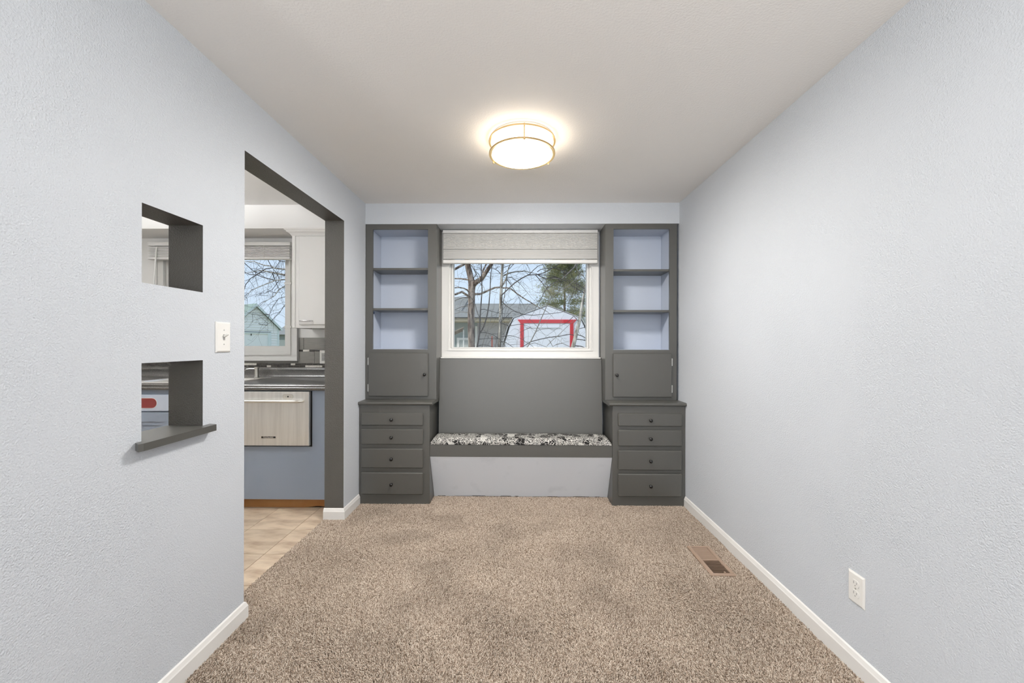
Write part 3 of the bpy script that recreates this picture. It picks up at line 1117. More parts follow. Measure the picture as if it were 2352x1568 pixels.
# toe strip of brown vinyl cove base, peeling up at its end
tv, tf = [], []
for i in range(25):
    u = i / 24
    x = -2.17 + (KX + 2.17) * u
    lift = 0.011 * math.exp(-((u - 0.82) / 0.10) ** 2) - 0.004 * math.exp(-((u - 1.0) / 0.08) ** 2)
    for (yy, zz_) in ((3.043, -0.004 + lift), (3.043, 0.079), (3.048, 0.079), (3.048, -0.004 + lift)):
        tv.append((x, yy, zz_))
for i in range(24):
    for k in range(4):
        tf.append((i * 4 + k, i * 4 + (k + 1) % 4, i * 4 + 4 + (k + 1) % 4, i * 4 + 4 + k))
tf += [(0, 1, 2, 3), (96, 97, 98, 99)]
tk = MB().add(tv, tf).build('toe_strip', 'cove_base', bc)
tk['label'] = 'brown vinyl toe strip curling off the floor'
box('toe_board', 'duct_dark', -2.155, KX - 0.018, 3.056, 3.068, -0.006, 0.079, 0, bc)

dw = thing('dishwasher_drawer', (-1.86, 3.2, 0.48), 'stainless steel dishwasher drawer set in the blue cabinet', 'dishwasher')
box('tub', 'display_black', -2.158, -1.5535, KF + 0.004, KF + 0.05, 0.480, 0.8975, 0, dw)
dface = MB().box(-2.147, -1.5625, 2.958, KF + 0.0035, 0.4905, 0.8955, 0.003).build('drawer_front', 'steel', dw)
# handle: wide bar bowed off the face
hb = []
for i in range(17):
    u = i / 16
    e = min(u, 1 - u)
    off = 0.030 * min(1, (e / 0.07)) ** 0.5 if e < 0.07 else 0.030
    hb.append((-2.108 + (2.108 - 1.600) * u, 2.957 - off, 0.826 + 0.001 * math.sin(u * PI), 0.0115 if 0 < i < 16 else 0.006))
mat('chrome_satin', (214, 211, 204), 0.28, 0.5, 0.9)
MB().tube(hb, 12).build('handle', 'chrome_satin', dw, smooth=True)
poly = []
for k in range(28):
    a = 2 * PI * k / 28
    cxp = -1.7205 + (0.021 if math.cos(a) > 0 else -0.021)
    poly.append((cxp + 0.0185 * math.cos(a), 0.8585 + 0.0185 * math.sin(a)))
pn = MB().prism(poly, 'y', 2.9565, 2.9578).build('control_panel', 'chrome_satin', dw)
edge = MB()
op = poly + [poly[0]]
edge.tube([(p[0], 2.9567, p[1], 0.0007) for p in op], 5)
edge.build('outline', 'gfci_gray', pn)
MB().lathe([(0, 0), (0.0062, 0), (0.0055, 0.0015), (0, 0.002)], (-1.7205, 2.9565, 0.8585), '-y', 16).build('button', 'display_black', pn)
for dx in (-0.016, 0.015):
    mb = MB()
    mb.tube([(-1.7205 + dx + 0.0032 * math.cos(2 * PI * k / 10), 2.9563, 0.8585 + 0.0038 * math.sin(2 * PI * k / 10), 0.0005) for k in range(11)], 4)
    mb.build('symbol', 'gfci_gray', pn)
# name badge with its lettering
bd = MB().box(-1.9215, -1.8135, 2.9555, 2.9578, 0.5475, 0.5605, 0.0012).build('badge', 'display_black', dw)
box('badge_rim', 'chrome_satin', -1.924, -1.811, 2.9568, 2.9579, 0.5445, 0.5635, 0.001, dw)


def lettering(txt, size, loc, m, parent, name='lettering', align='CENTER'):
    cu = bpy.data.curves.new('txt', 'FONT')
    cu.body = txt
    cu.size = size
    cu.align_x = align
    cu.align_y = 'CENTER'
    cu.extrude = 0.0004
    to = bpy.data.objects.new('txt', cu)
    COL.objects.link(to)
    bpy.context.view_layer.update()
    me = bpy.data.meshes.new_from_object(to.evaluated_get(bpy.context.evaluated_depsgraph_get()))
    bpy.data.objects.remove(to)
    bpy.data.curves.remove(cu)
    me.transform(Matrix.Rotation(PI / 2, 4, 'X'))
    me.materials.clear()
    me.materials.append(M[m])
    o = bpy.data.objects.new(name, me)
    COL.objects.link(o)
    put(o, Vector(loc), parent)
    return o


lt = lettering('KitchenAid', 0.0165, (-1.8675, 2.9552, 0.554), 'badge_silver', bd)
lt['kind'] = 'stuff'

# sink base cabinet with a false front and a red perforated inlay
sc = thing('sink_cabinet', (-2.6, 3.27, 0), 'pale and slate blue sink cabinet with a red perforated oval inlay', 'cabinet')
MB().plate(-3.04, -2.174, 0.079, 0.9035, [(-3.0, -2.615, 0.12, 0.735), (-2.595, -2.215, 0.12, 0.735)], KF, KF + 0.019).build('face_frame', 'kitchen_blue', sc)
box('side_panel', 'kitchen_blue', -3.04, -3.022, KF + 0.0195, YK - 0.001, -0.006, 0.9035, 0, sc)
box('back_board', 'kitchen_blue', -3.02, -2.175, 3.06, 3.07, -0.006, 0.74, 0, sc)


def stadium(x0, x1, zc, r, n=10):
    p = []
    for k in range(n + 1):
        a = -PI / 2 + PI * k / n
        p.append((x1 - r + r * math.cos(a), zc + r * math.sin(a)))
    for k in range(n + 1):
        a = PI / 2 + PI * k / n
        p.append((x0 + r + r * math.cos(a), zc + r * math.sin(a)))
    return p


for x0, x1 in ((-3.010, -2.612), (-2.604, -2.206)):
    ff = MB().box(x0, x1, KF - 0.018, KF - 0.0005, 0.744, 0.867, 0.003).build('false_front', 'pale_blue', sc)
    c = (x0 + x1) / 2
    sp = stadium(c - 0.087, c + 0.087, 0.8045, 0.0365)
    MB().prism(stadium(c - 0.090, c + 0.090, 0.8045, 0.0395), 'y', KF - 0.0192, KF - 0.0182).build('inlay_rim', 'trim_white', ff)
    MB().prism(sp, 'y', KF - 0.0205, KF - 0.0193).build('perforated_inlay', 'red_mesh', ff)
    mb = MB()
    for i in range(-7, 8):
        for j in (-2, -1, 0, 1, 2):
            hx_, hz_ = c + i * 0.0115 + (0.0058 if j % 2 else 0), 0.8045 + j * 0.0125
            ex = max(0, abs(hx_ - c) - (0.087 - 0.0365))
            if ex * ex + (hz_ - 0.8045) ** 2 > 0.031 ** 2:
                continue
            mb.add([(hx_ + 0.0021 * math.cos(k * PI / 3), KF - 0.0207, hz_ + 0.0021 * math.sin(k * PI / 3)) for k in range(6)], [(0, 1, 2, 3, 4, 5)])
    ho = mb.build('perforations', 'display_black', ff)
    ho['kind'] = 'stuff'
    d = MB().plate(x0, x1, 0.095, 0.735, [(x0 + 0.058, x1 - 0.058, 0.152, 0.665)], KF - 0.018, KF - 0.0005).build('door', 'kitchen_blue', sc)
    a_, b_ = x0 + 0.0585, x1 - 0.0585
    MB().plate(a_, b_, 0.1525, 0.6645, [(a_ + 0.03, b_ - 0.03, 0.182, 0.635)], KF - 0.012, KF - 0.003).box(a_ + 0.02, b_ - 0.02, KF - 0.006, KF - 0.002, 0.175, 0.642).build('panel', 'kitchen_blue', d)

# counter: post-formed dark laminate with double nose, cove and low splash
def counter():
    F = 2.953
    t_ = 0.951
    prof = [(YK - 0.002, 0.905), (YK - 0.002, 1.024), (YK - 0.006, 1.0345), (YK - 0.014, 1.0385), (YK - 0.022, 1.0355), (YK - 0.026, 1.028), (YK - 0.0265, 1.020),
            (YK - 0.023, 1.016), (YK - 0.023, 0.976), (YK - 0.026, 0.964), (YK - 0.034, 0.9545), (YK - 0.046, t_)]
    prof += [(F + 0.034, t_), (F + 0.024, t_ + 0.003), (F + 0.012, t_ + 0.0025), (F + 0.004, t_ - 0.003), (F, t_ - 0.011), (F + 0.003, t_ - 0.0165), (F + 0.0055, t_ - 0.019),
             (F + 0.001, t_ - 0.0225), (F - 0.002, t_ - 0.030), (F, t_ - 0.039), (F + 0.005, t_ - 0.0455), (F + 0.012, t_ - 0.046)]
    o = MB().prism(prof, 'x', -4.20, KX).build('kitchen_counter', 'laminate', smooth=True, angle=50)
    cut = MB().box(-2.985, -2.205, 3.045, 3.425, 0.85, 1.0).build('cutter', 'laminate')
    md = o.modifiers.new('cut', 'BOOLEAN')
    md.object = cut
    md.operation = 'DIFFERENCE'
    md.solver = 'EXACT'
    bpy.context.view_layer.update()
    me = bpy.data.meshes.new_from_object(o.evaluated_get(bpy.context.evaluated_depsgraph_get()))
    o.modifiers.clear()
    o.data = me
    o.data.name = 'kitchen_counter'
    bpy.data.objects.remove(cut)
    tag(o, 'dark gray speckled laminate kitchen counter with a low rolled splash', 'counter')


counter()

sk = thing('sink', (-2.595, 3.24, 0.80), 'bright steel drop-in kitchen sink in the dark counter', 'sink')


def sink():
    def rr(x0, x1, y0, y1, r, z, n=5):
        p = []
        for cx_, cy_, a0 in ((x1 - r, y1 - r, 0), (x0 + r, y1 - r, 90), (x0 + r, y0 + r, 180), (x1 - r, y0 + r, 270)):
            for k in range(n + 1):
                a = math.radians(a0 + 90 * k / n)
                p.append((cx_ + r * math.cos(a), cy_ + r * math.sin(a), z))
        return p
    rings = [rr(-3.012, -2.178, 3.022, 3.515, .03, .9515), rr(-3.010, -2.180, 3.024, 3.513, .03, .9580), rr(-3.000, -2.190, 3.034, 3.503, .03, .9585),
             rr(-2.965, -2.225, 3.065, 3.405, .05, .9560), rr(-2.955, -2.235, 3.075, 3.395, .05, .945), rr(-2.945, -2.245, 3.085, 3.385, .06, .775), rr(-2.90, -2.29, 3.13, 3.34, .06, .765)]
    vs = [p for r in rings for p in r]
    n = len(rings[0])
    fs = []
    for a in range(len(rings) - 1):
        for k in range(n):
            fs.append((a * n + k, a * n + (k + 1) % n, a * n + n + (k + 1) % n, a * n + n + k))
    fs.append(tuple((len(rings) - 1) * n + k for k in range(n)))
    MB().add(vs, fs).build('basin', 'sink_steel', sk, smooth=True, angle=40)
    MB().lathe([(0, 0.766), (0.035, 0.766), (0.042, 0.7685), (0.045, 0.766)], (-2.595, 3.235, 0), 'z', 20).build('drain', 'chrome', sk, smooth=True)


sink()
sd = thing('soap_dispenser', (-2.300, 3.475, 0.9585), 'steel soap pump with a side spout on the sink deck', 'soap dispenser')
MB().lathe([(0, 0.959), (0.021, 0.959), (0.021, 0.963), (0.016, 0.966), (0.0155, 1.025), (0, 1.025)], (-2.300, 3.475, 0), 'z', 20).build('body', 'chrome_satin', sd, smooth=True)
MB().lathe([(0, 1.0255), (0.0165, 1.0255), (0.0195, 1.040), (0.0205, 1.046), (0.017, 1.050), (0, 1.051)], (-2.300, 3.475, 0), 'z', 20).build('pump_head', 'chrome_satin', sd, smooth=True)
MB().tube([(-2.317, 3.472, 1.034, .0045), (-2.355, 3.462, 1.035, .004), (-2.378, 3.456, 1.031, .0038), (-2.389, 3.452, 1.020, .0035)], 8).build('spout', 'chrome', sd, smooth=True)

# wall cabinet
wc = thing('wall_cabinet', (-1.63, 3.41, 1.384), 'white kitchen wall cabinet with crown molding and a bar handle', 'cabinet')
WCF = 3.262
box('carcass', 'kitchen_white', -1.862, KX, WCF, YK - 0.001, 1.384, 2.150, 0.001, wc)
box('corner_bead', 'kitchen_white', -1.864, -1.838, WCF - 0.006, WCF - 0.0003, 1.386, 2.145, 0.002, wc)
dr = MB().box(-1.803, KX - 0.004, WCF - 0.018, WCF - 0.0005, 1.410, 2.138, 0.005).build('door', 'kitchen_white', wc)
MB().tube([(-1.784, WCF - 0.018, 1.442, .004), (-1.784, WCF - 0.034, 1.442, .005), (-1.776, WCF - 0.041, 1.442, .005), (-1.735, WCF - 0.044, 1.442, .0055), (-1.692, WCF - 0.041, 1.442, .005), (-1.684, WCF - 0.034, 1.442, .005), (-1.684, WCF - 0.018, 1.442, .004)], 8).build('handle', 'chrome', dr, smooth=True)
cv, cf = [], []
cp = [(0.000, 2.140), (-0.006, 2.142), (-0.010, 2.150), (-0.020, 2.162), (-0.034, 2.172), (-0.036, 2.178), (-0.046, 2.186), (-0.050, 2.196), (-0.050, 2.2055), (0.012, 2.2055)]
for (px, py, mx, my) in ((KX, WCF, 0, 1), (-1.862, WCF, 1, 1), (-1.862, YK - 0.001, 1, 0)):
    for a, z in cp:
        cv.append((px + mx * a, py + my * a, z))
k = len(cp)
for i in range(2):
    for j in range(k):
        cf.append((i * k + j, i * k + (j + 1) % k, (i + 1) * k + (j + 1) % k, (i + 1) * k + j))
cf += [tuple(range(k)), tuple(2 * k + j for j in range(k))]
MB().add(cv, cf).build('crown_molding', 'kitchen_white', wc)
box('under_hook', 'gfci_gray', -1.760, -1.735, 3.30, 3.33, 1.378, 1.3835, 0.001, wc)

# slatted blind drawn up over the kitchen window
kb = thing('kitchen_blind', (-2.646, 3.50, 2.0), 'white slatted blind drawn up in a stack over the kitchen window', 'blind')
box('headrail', 'kitchen_white', -3.283, -2.010, 3.478, 3.529, 2.118, 2.150, 0.002, kb)
for i in range(8):
    z = 2.1095 - i * 0.0115
    sl = MB().prism([(3.478, z), (3.490, z + .003), (3.503, z + .004), (3.516, z + .003), (3.528, z), (3.528, z - .0075), (3.503, z - .004), (3.478, z - .0075)], 'x', -3.280, -2.013)
    sl.build('slat', 'kitchen_white', kb)
box('bottom_rail', 'kitchen_white', -3.281, -2.012, 3.480, 3.526, 2.000, 2.0195, 0.003, kb)
for x in (-3.05, -2.645, -2.24):
    MB().tube([(x, 3.4765, 2.118, .0016), (x, 3.4765, 2.0, .0016)], 6).build('ladder_cord', 'kitchen_white', kb)
MB().tube([(-3.185, 3.470, 2.105, .003), (-3.188, 3.466, 2.085, .006), (-3.207, 3.460, 1.78, .0065), (-3.22, 3.456, 1.56, .0065), (-3.221, 3.456, 1.545, .004)], 8).build('wand', 'wand_white', kb, smooth=True)

ko = thing('kitchen_outlet', (-1.745, YK, 1.075), 'white kitchen outlet with a gray insert on the tiled backsplash', 'outlet')
MB().box(-1.782, -1.708, YK - 0.0165, YK - 0.0098, 1.076, 1.195, 0.002).build('plate', 'plate_white', ko)
ins = MB().box(-1.7635, -1.7265, YK - 0.0185, YK - 0.0166, 1.100, 1.171, 0.001).build('insert', 'gfci_gray', ko)
for z in (1.118, 1.150):
    for x in (-1.752, -1.739):
        box('slot', 'display_black', x - 0.001, x + 0.001, YK - 0.0190, YK - 0.0184, z - 0.004, z + 0.004, 0, ins)

# ------------------------------------------------------------------ outdoors
structure(box('ground', 'grass', -60, 40, YK + 0.2, 70, -0.75, -0.6), 'back yard lawn', 'ground')

LIMBS = {
 'A': [
  [(-0.81,7.0,-0.62,0.0741),(-0.815,7.0,1.2,0.0593),(-0.824,7.0,1.445,0.0612),(-0.827,7.0,1.706,0.0623),(-0.821,7.0,2.02,0.062),(-0.822,7.0,2.196,0.0631),(-0.81,7.0,2.303,0.0689),(-0.834,7.0,2.415,0.0555),(-0.874,7.0,2.581,0.0516),(-0.896,7.0,2.679,0.0478),(-0.938,7.0,2.939,0.0383),(-1.016,7.0,3.399,0.0268),(-1.079,7.0,3.936,0.0115)],
  [(-0.799,7.0,2.265,0.0421),(-0.748,6.95,2.326,0.0456),(-0.637,6.9,2.388,0.0434),(-0.552,6.85,2.498,0.0356),(-0.457,6.8,2.623,0.0316),(-0.328,6.75,2.864,0.0221),(-0.187,6.7,3.232,0.011)],
  [(-0.86,7.0,2.158,0.0134),(-0.88,6.88,2.189,0.012),(-0.92,6.76,2.201,0.0107),(-0.981,6.64,2.198,0.0094),(-1.062,6.52,2.174,0.0082),(-1.208,6.4,2.101,0.007)],
  [(-0.853,7.0,2.38,0.0153),(-0.921,7.15,2.412,0.0142),(-1.05,7.3,2.454,0.013),(-1.213,7.45,2.481,0.0117),(-1.418,7.6,2.535,0.0104)],
  [(-0.845,7.0,2.081,0.023),(-0.875,6.84,2.092,0.0206),(-0.945,6.68,2.131,0.0183),(-1.026,6.52,2.067,0.016),(-1.06,6.36,2.044,0.0139),(-1.17,6.2,1.946,0.0119)],
  [(-0.86,7.0,2.073,0.0099),(-0.965,6.9,2.062,0.0086),(-1.044,6.8,2.013,0.0072),(-1.09,6.7,1.968,0.0059),(-1.201,6.6,1.86,0.0047)],
  [(-0.877,7.0,2.725,0.0268),(-0.917,6.7,2.599,0.0226),(-1.043,6.4,2.447,0.0187),(-1.192,6.1,2.295,0.015)],
  [(-0.875,7.0,1.928,0.0077),(-0.981,6.833,1.891,0.0065),(-1.082,6.667,1.82,0.0053),(-1.14,6.5,1.737,0.0043)],
  [(-0.859,7.0,1.805,0.0069),(-0.922,7.125,1.82,0.0063),(-1.033,7.25,1.84,0.0057),(-1.197,7.375,1.812,0.0051),(-1.316,7.5,1.778,0.0045)],
  [(-0.799,7.0,2.127,0.021),(-0.761,7.036,2.139,0.0202),(-0.68,7.071,2.142,0.0193),(-0.601,7.107,2.18,0.0184),(-0.518,7.143,2.225,0.0176),(-0.418,7.179,2.272,0.0167),(-0.352,7.214,2.282,0.0158),(-0.268,7.25,2.276,0.0149),(-0.201,7.286,2.284,0.0139),(-0.125,7.321,2.266,0.013),(-0.039,7.357,2.201,0.0121),(0.079,7.393,2.121,0.0111),(0.161,7.429,2.075,0.0101),(0.235,7.464,2.038,0.0092),(0.342,7.5,1.969,0.0082)],
  [(-0.799,7.0,2.395,0.0077),(-0.746,7.075,2.493,0.007),(-0.801,7.15,2.6,0.0063),(-0.873,7.225,2.709,0.0055),(-0.962,7.3,2.852,0.0048)],
  [(-0.661,7.0,2.403,0.0069),(-0.702,7.1,2.497,0.0059),(-0.775,7.2,2.577,0.005),(-0.834,7.3,2.676,0.004)],
  [(-0.806,7.0,2.02,0.0092),(-0.742,6.833,1.927,0.0075),(-0.665,6.667,1.75,0.0058),(-0.584,6.5,1.602,0.0043)],
  [(-0.615,7.0,2.449,0.0172),(-0.635,7.133,2.565,0.0156),(-0.607,7.267,2.669,0.0139),(-0.562,7.4,2.808,0.0121)],
 ],
 'B': [
  [(-0.287,6.0,-0.62,0.0336),(-0.282,6.0,1.209,0.0269),(-0.273,6.0,1.406,0.0256),(-0.268,6.0,1.642,0.0236),(-0.264,6.0,1.832,0.023),(-0.259,6.0,1.965,0.0243),(-0.255,6.0,2.108,0.0216),(-0.246,6.0,2.298,0.0213),(-0.234,6.0,2.458,0.0197),(-0.213,6.0,2.764,0.0164),(-0.181,6.0,3.157,0.0098)],
  [(-0.248,6.0,2.278,0.0144),(-0.224,6.057,2.297,0.0132),(-0.129,6.114,2.346,0.012),(-0.033,6.171,2.378,0.0108),(0.066,6.229,2.392,0.0095),(0.097,6.286,2.409,0.0082),(0.188,6.343,2.396,0.0069),(0.295,6.4,2.384,0.0056)],
  [(-0.261,6.0,1.976,0.0105),(-0.25,5.982,1.987,0.01),(-0.152,5.964,2.076,0.0095),(-0.055,5.945,2.165,0.009),(0.066,5.927,2.242,0.0085),(0.142,5.909,2.276,0.008),(0.207,5.891,2.279,0.0075),(0.276,5.873,2.277,0.007),(0.367,5.855,2.299,0.0065),(0.481,5.836,2.356,0.006),(0.572,5.818,2.406,0.0055),(0.693,5.8,2.484,0.0051)],
  [(0.155,6.0,2.298,0.0059),(0.169,6.017,2.309,0.0055),(0.235,6.033,2.379,0.0052),(0.301,6.05,2.439,0.0048),(0.342,6.067,2.457,0.0044),(0.429,6.083,2.467,0.004),(0.517,6.1,2.458,0.0037)],
  [(0.249,5.9,2.28,0.0068),(0.26,5.92,2.278,0.0062),(0.335,5.94,2.197,0.0056),(0.393,5.96,2.125,0.0051),(0.428,5.98,2.09,0.0045),(0.463,6.0,2.042,0.0039)],
  [(0.285,5.85,2.272,0.0067),(0.305,5.89,2.273,0.0062),(0.41,5.93,2.224,0.0056),(0.516,5.97,2.256,0.0051),(0.588,6.01,2.253,0.0045),(0.658,6.05,2.24,0.004)],
  [(0.304,5.85,2.275,0.0054),(0.442,5.917,2.277,0.0047),(0.564,5.983,2.265,0.004),(0.645,6.05,2.247,0.0033)],
  [(0.38,5.9,2.019,0.0064),(0.417,5.9,2.074,0.0058),(0.481,5.9,2.14,0.0052),(0.556,5.9,2.177,0.0045),(0.616,5.9,2.186,0.0039)],
  [(0.417,5.9,2.074,0.0064),(0.38,5.9,2.019,0.0057),(0.362,5.9,1.972,0.0049),(0.314,5.9,1.883,0.0042)],
  [(-0.264,6.0,2.081,0.0131),(-0.237,5.967,2.135,0.012),(-0.182,5.933,2.225,0.0108),(-0.17,5.9,2.261,0.0097)],
  [(-0.182,6.1,2.295,0.0063),(-0.173,6.125,2.253,0.0058),(-0.116,6.15,2.177,0.0052),(-0.067,6.175,2.103,0.0046),(-0.015,6.2,2.028,0.0041)],
  [(-0.182,6.1,2.282,0.0053),(-0.106,6.15,2.284,0.0049),(-0.033,6.2,2.244,0.0044),(0.039,6.25,2.192,0.0039),(0.101,6.3,2.123,0.0034)],
  [(-0.232,6.0,2.317,0.0056),(-0.209,6.05,2.334,0.0052),(-0.129,6.1,2.415,0.0048),(-0.07,6.15,2.488,0.0045),(-0.003,6.2,2.57,0.0041)],
  [(-0.232,6.0,2.396,0.0049),(-0.215,6.067,2.423,0.0044),(-0.13,6.133,2.47,0.0039),(-0.043,6.2,2.509,0.0034)],
  [(-0.179,6.0,2.258,0.0062),(-0.179,6.0,2.134,0.0058),(-0.198,6.0,2.035,0.0054),(-0.226,6.0,1.871,0.005),(-0.237,6.0,1.766,0.0046)],
  [(-0.271,6.0,2.317,0.0062),(-0.307,6.067,2.369,0.0054),(-0.358,6.133,2.408,0.0046),(-0.409,6.2,2.434,0.0037)],
  [(-0.276,6.0,1.55,0.0052),(-0.248,5.95,1.593,0.0047),(-0.175,5.9,1.661,0.0042),(-0.103,5.85,1.728,0.0037),(-0.052,5.8,1.737,0.0032)],
  [(-0.257,6.0,1.911,0.0066),(-0.196,5.95,1.84,0.0062),(-0.124,5.9,1.784,0.0059),(-0.033,5.85,1.728,0.0056),(0.062,5.8,1.693,0.0052),(0.112,5.75,1.678,0.0049),(0.223,5.7,1.67,0.0046),(0.4,5.65,1.682,0.0043),(0.595,5.6,1.7,0.004)],
  [(-0.27,6.0,1.57,0.0066),(-0.214,5.925,1.553,0.0058),(-0.141,5.85,1.52,0.0051),(-0.001,5.775,1.539,0.0044),(0.062,5.7,1.539,0.0037)],
  [(-0.276,6.0,1.353,0.0056),(-0.195,5.925,1.375,0.005),(-0.115,5.85,1.38,0.0045),(-0.038,5.775,1.362,0.0039),(0.05,5.7,1.33,0.0034)],
  [(-0.282,6.0,1.287,0.0056),(-0.213,5.9,1.293,0.0048),(-0.139,5.8,1.255,0.0041),(-0.075,5.7,1.211,0.0034)],
 ],
 'C': [
  [(-0.548,5.2,-0.62,0.0135),(-0.536,5.2,1.214,0.0108),(-0.516,5.2,1.322,0.0102),(-0.503,5.2,1.404,0.0097),(-0.501,5.2,1.507,0.0091),(-0.496,5.2,1.63,0.0085),(-0.486,5.2,1.774,0.008),(-0.472,5.2,1.952,0.0074),(-0.476,5.2,2.076,0.0068),(-0.483,5.2,2.199,0.0063),(-0.483,5.2,2.298,0.0057),(-0.481,5.2,2.506,0.0051)],
  [(-0.504,5.2,1.396,0.0097),(-0.495,5.2,1.402,0.0092),(-0.454,5.2,1.474,0.0087),(-0.426,5.2,1.556,0.0083),(-0.401,5.2,1.651,0.0078),(-0.381,5.2,1.783,0.0073),(-0.369,5.2,1.932,0.0069),(-0.366,5.2,1.994,0.0064),(-0.363,5.2,2.096,0.0059),(-0.357,5.2,2.179,0.0055),(-0.347,5.2,2.249,0.005),(-0.338,5.2,2.358,0.0045)],
  [(-0.495,5.2,1.402,0.0048),(-0.442,5.24,1.407,0.0045),(-0.393,5.28,1.399,0.0041),(-0.338,5.32,1.382,0.0037),(-0.287,5.36,1.348,0.0033),(-0.236,5.4,1.308,0.003)],
  [(-0.524,5.2,1.317,0.0045),(-0.461,5.267,1.323,0.004),(-0.397,5.333,1.333,0.0035),(-0.319,5.4,1.325,0.003)],
  [(-0.523,5.2,1.231,0.0045),(-0.472,5.267,1.243,0.004),(-0.42,5.333,1.243,0.0035),(-0.342,5.4,1.213,0.003)],
  [(-0.49,5.2,1.704,0.0045),(-0.449,5.25,1.714,0.0042),(-0.384,5.3,1.701,0.0038),(-0.305,5.35,1.682,0.0034),(-0.255,5.4,1.674,0.003)],
  [(-0.496,5.2,1.596,0.0043),(-0.531,5.267,1.646,0.0038),(-0.561,5.333,1.709,0.0034),(-0.58,5.4,1.786,0.003)],
  [(-0.48,5.2,2.022,0.0043),(-0.515,5.267,2.072,0.0038),(-0.545,5.333,2.153,0.0034),(-0.587,5.4,2.259,0.003)],
 ],
 'F': [
  [(-0.526,5.6,-0.62,0.0069),(-0.508,5.6,1.211,0.0055),(-0.478,5.6,1.328,0.0051),(-0.447,5.6,1.401,0.0047),(-0.417,5.6,1.499,0.0042),(-0.387,5.6,1.591,0.0038),(-0.374,5.6,1.671,0.0034)],
  [(-0.324,5.5,-0.62,0.0083),(-0.313,5.5,1.212,0.0066),(-0.295,5.5,1.315,0.006),(-0.277,5.5,1.423,0.0054),(-0.265,5.5,1.525,0.0048),(-0.247,5.5,1.628,0.0042),(-0.212,5.5,1.796,0.0036)],
 ],
 'D': [
  [(0.971,7.3,-0.62,0.0499),(1.002,7.3,1.199,0.0399),(1.053,7.3,1.409,0.0351),(1.104,7.3,1.611,0.0327),(1.137,7.3,1.755,0.0303),(1.161,7.3,1.928,0.0279),(1.176,7.3,2.014,0.0259),(1.2,7.3,2.149,0.0207),(1.229,7.3,2.321,0.0168),(1.257,7.3,2.407,0.0152),(1.326,7.3,2.674,0.012),(1.412,7.3,3.008,0.008)],
  [(1.066,7.3,1.433,0.0076),(1.161,7.2,1.402,0.0067),(1.225,7.1,1.351,0.0058),(1.297,7.0,1.288,0.005)],
  [(1.051,7.3,1.349,0.008),(1.194,7.4,1.338,0.0073),(1.292,7.5,1.315,0.0066),(1.425,7.6,1.275,0.0058)],
  [(1.019,7.3,1.233,0.0088),(1.135,7.2,1.218,0.0077),(1.2,7.1,1.188,0.0067),(1.297,7.0,1.136,0.0057)],
  [(1.2,7.3,2.189,0.0088),(1.175,7.2,2.192,0.0077),(1.09,7.1,2.219,0.0066),(0.98,7.0,2.255,0.0055),(0.886,6.9,2.311,0.0045)],
  [(1.208,7.3,2.276,0.006),(1.183,7.2,2.272,0.0052),(1.072,7.1,2.314,0.0045),(0.975,7.0,2.326,0.0038)],
  [(1.145,7.3,1.799,0.0064),(1.257,7.4,1.766,0.0057),(1.372,7.5,1.773,0.0049)],
  [(1.121,7.3,1.656,0.0064),(0.999,7.167,1.758,0.0055),(0.92,7.033,1.694,0.0046),(0.842,6.9,1.626,0.0038)],
  [(1.082,7.3,1.528,0.006),(1.25,7.4,1.572,0.0055),(1.373,7.5,1.601,0.0049)],
  [(1.027,7.3,1.417,0.0064),(0.935,7.24,1.436,0.0068),(0.736,7.18,1.395,0.0072),(0.562,7.12,1.377,0.0076),(0.39,7.06,1.342,0.008),(0.222,7.0,1.297,0.0084)],
 ],
 'E': [
  [(0.086,4.9,-0.62,0.0094),(0.112,4.9,1.216,0.0075),(0.155,4.9,1.288,0.007),(0.216,4.9,1.408,0.0065),(0.27,4.9,1.539,0.006),(0.32,4.9,1.648,0.0055),(0.363,4.9,1.753,0.005),(0.401,4.9,1.82,0.0045),(0.501,4.9,1.898,0.004),(0.601,4.9,1.963,0.0035),(0.72,4.9,2.058,0.0029)],
  [(0.389,4.95,1.305,0.0043),(0.43,4.95,1.226,0.0041),(0.486,4.95,1.258,0.0038),(0.554,4.95,1.266,0.0035),(0.64,4.95,1.224,0.0032)],
  [(0.134,4.9,1.25,0.004),(0.206,4.967,1.272,0.0036),(0.275,5.033,1.25,0.0032),(0.368,5.1,1.217,0.0028)],
  [(0.214,4.9,1.405,0.0037),(0.271,4.967,1.435,0.0034),(0.34,5.033,1.448,0.0031),(0.4,5.1,1.454,0.0028)],
  [(0.363,5.0,1.234,0.0038),(0.426,5.0,1.3,0.0035),(0.493,5.0,1.357,0.0031),(0.603,5.0,1.464,0.0027)],
 ],
 'G': [
  [(1.449,8.6,3.415,0.0235),(1.309,8.6,3.087,0.0215),(1.237,8.6,2.965,0.0195),(1.204,8.6,2.904,0.0175),(1.081,8.6,2.789,0.0154),(1.029,8.6,2.74,0.0134),(0.935,8.6,2.655,0.0114),(0.842,8.6,2.665,0.0094)],
  [(1.272,8.6,2.993,0.0122),(1.25,8.6,2.897,0.0112),(1.319,8.6,2.788,0.0102),(1.406,8.6,2.721,0.0091),(1.447,8.6,2.652,0.0081),(1.488,8.6,2.552,0.007)],
  [(1.319,8.6,2.787,0.0085),(1.375,8.6,2.824,0.007),(1.478,8.6,2.838,0.0056)],
  [(1.319,8.6,2.777,0.0075),(1.282,8.6,2.693,0.0063),(1.263,8.6,2.646,0.0052)],
  [(0.41,8.6,2.815,0.0085),(0.485,8.6,2.865,0.0081),(0.635,8.6,2.89,0.0078),(0.804,8.6,2.895,0.0075),(0.916,8.6,2.852,0.0072),(1.029,8.6,2.834,0.0069),(1.085,8.6,2.805,0.0066)],
 ],
 'K': [
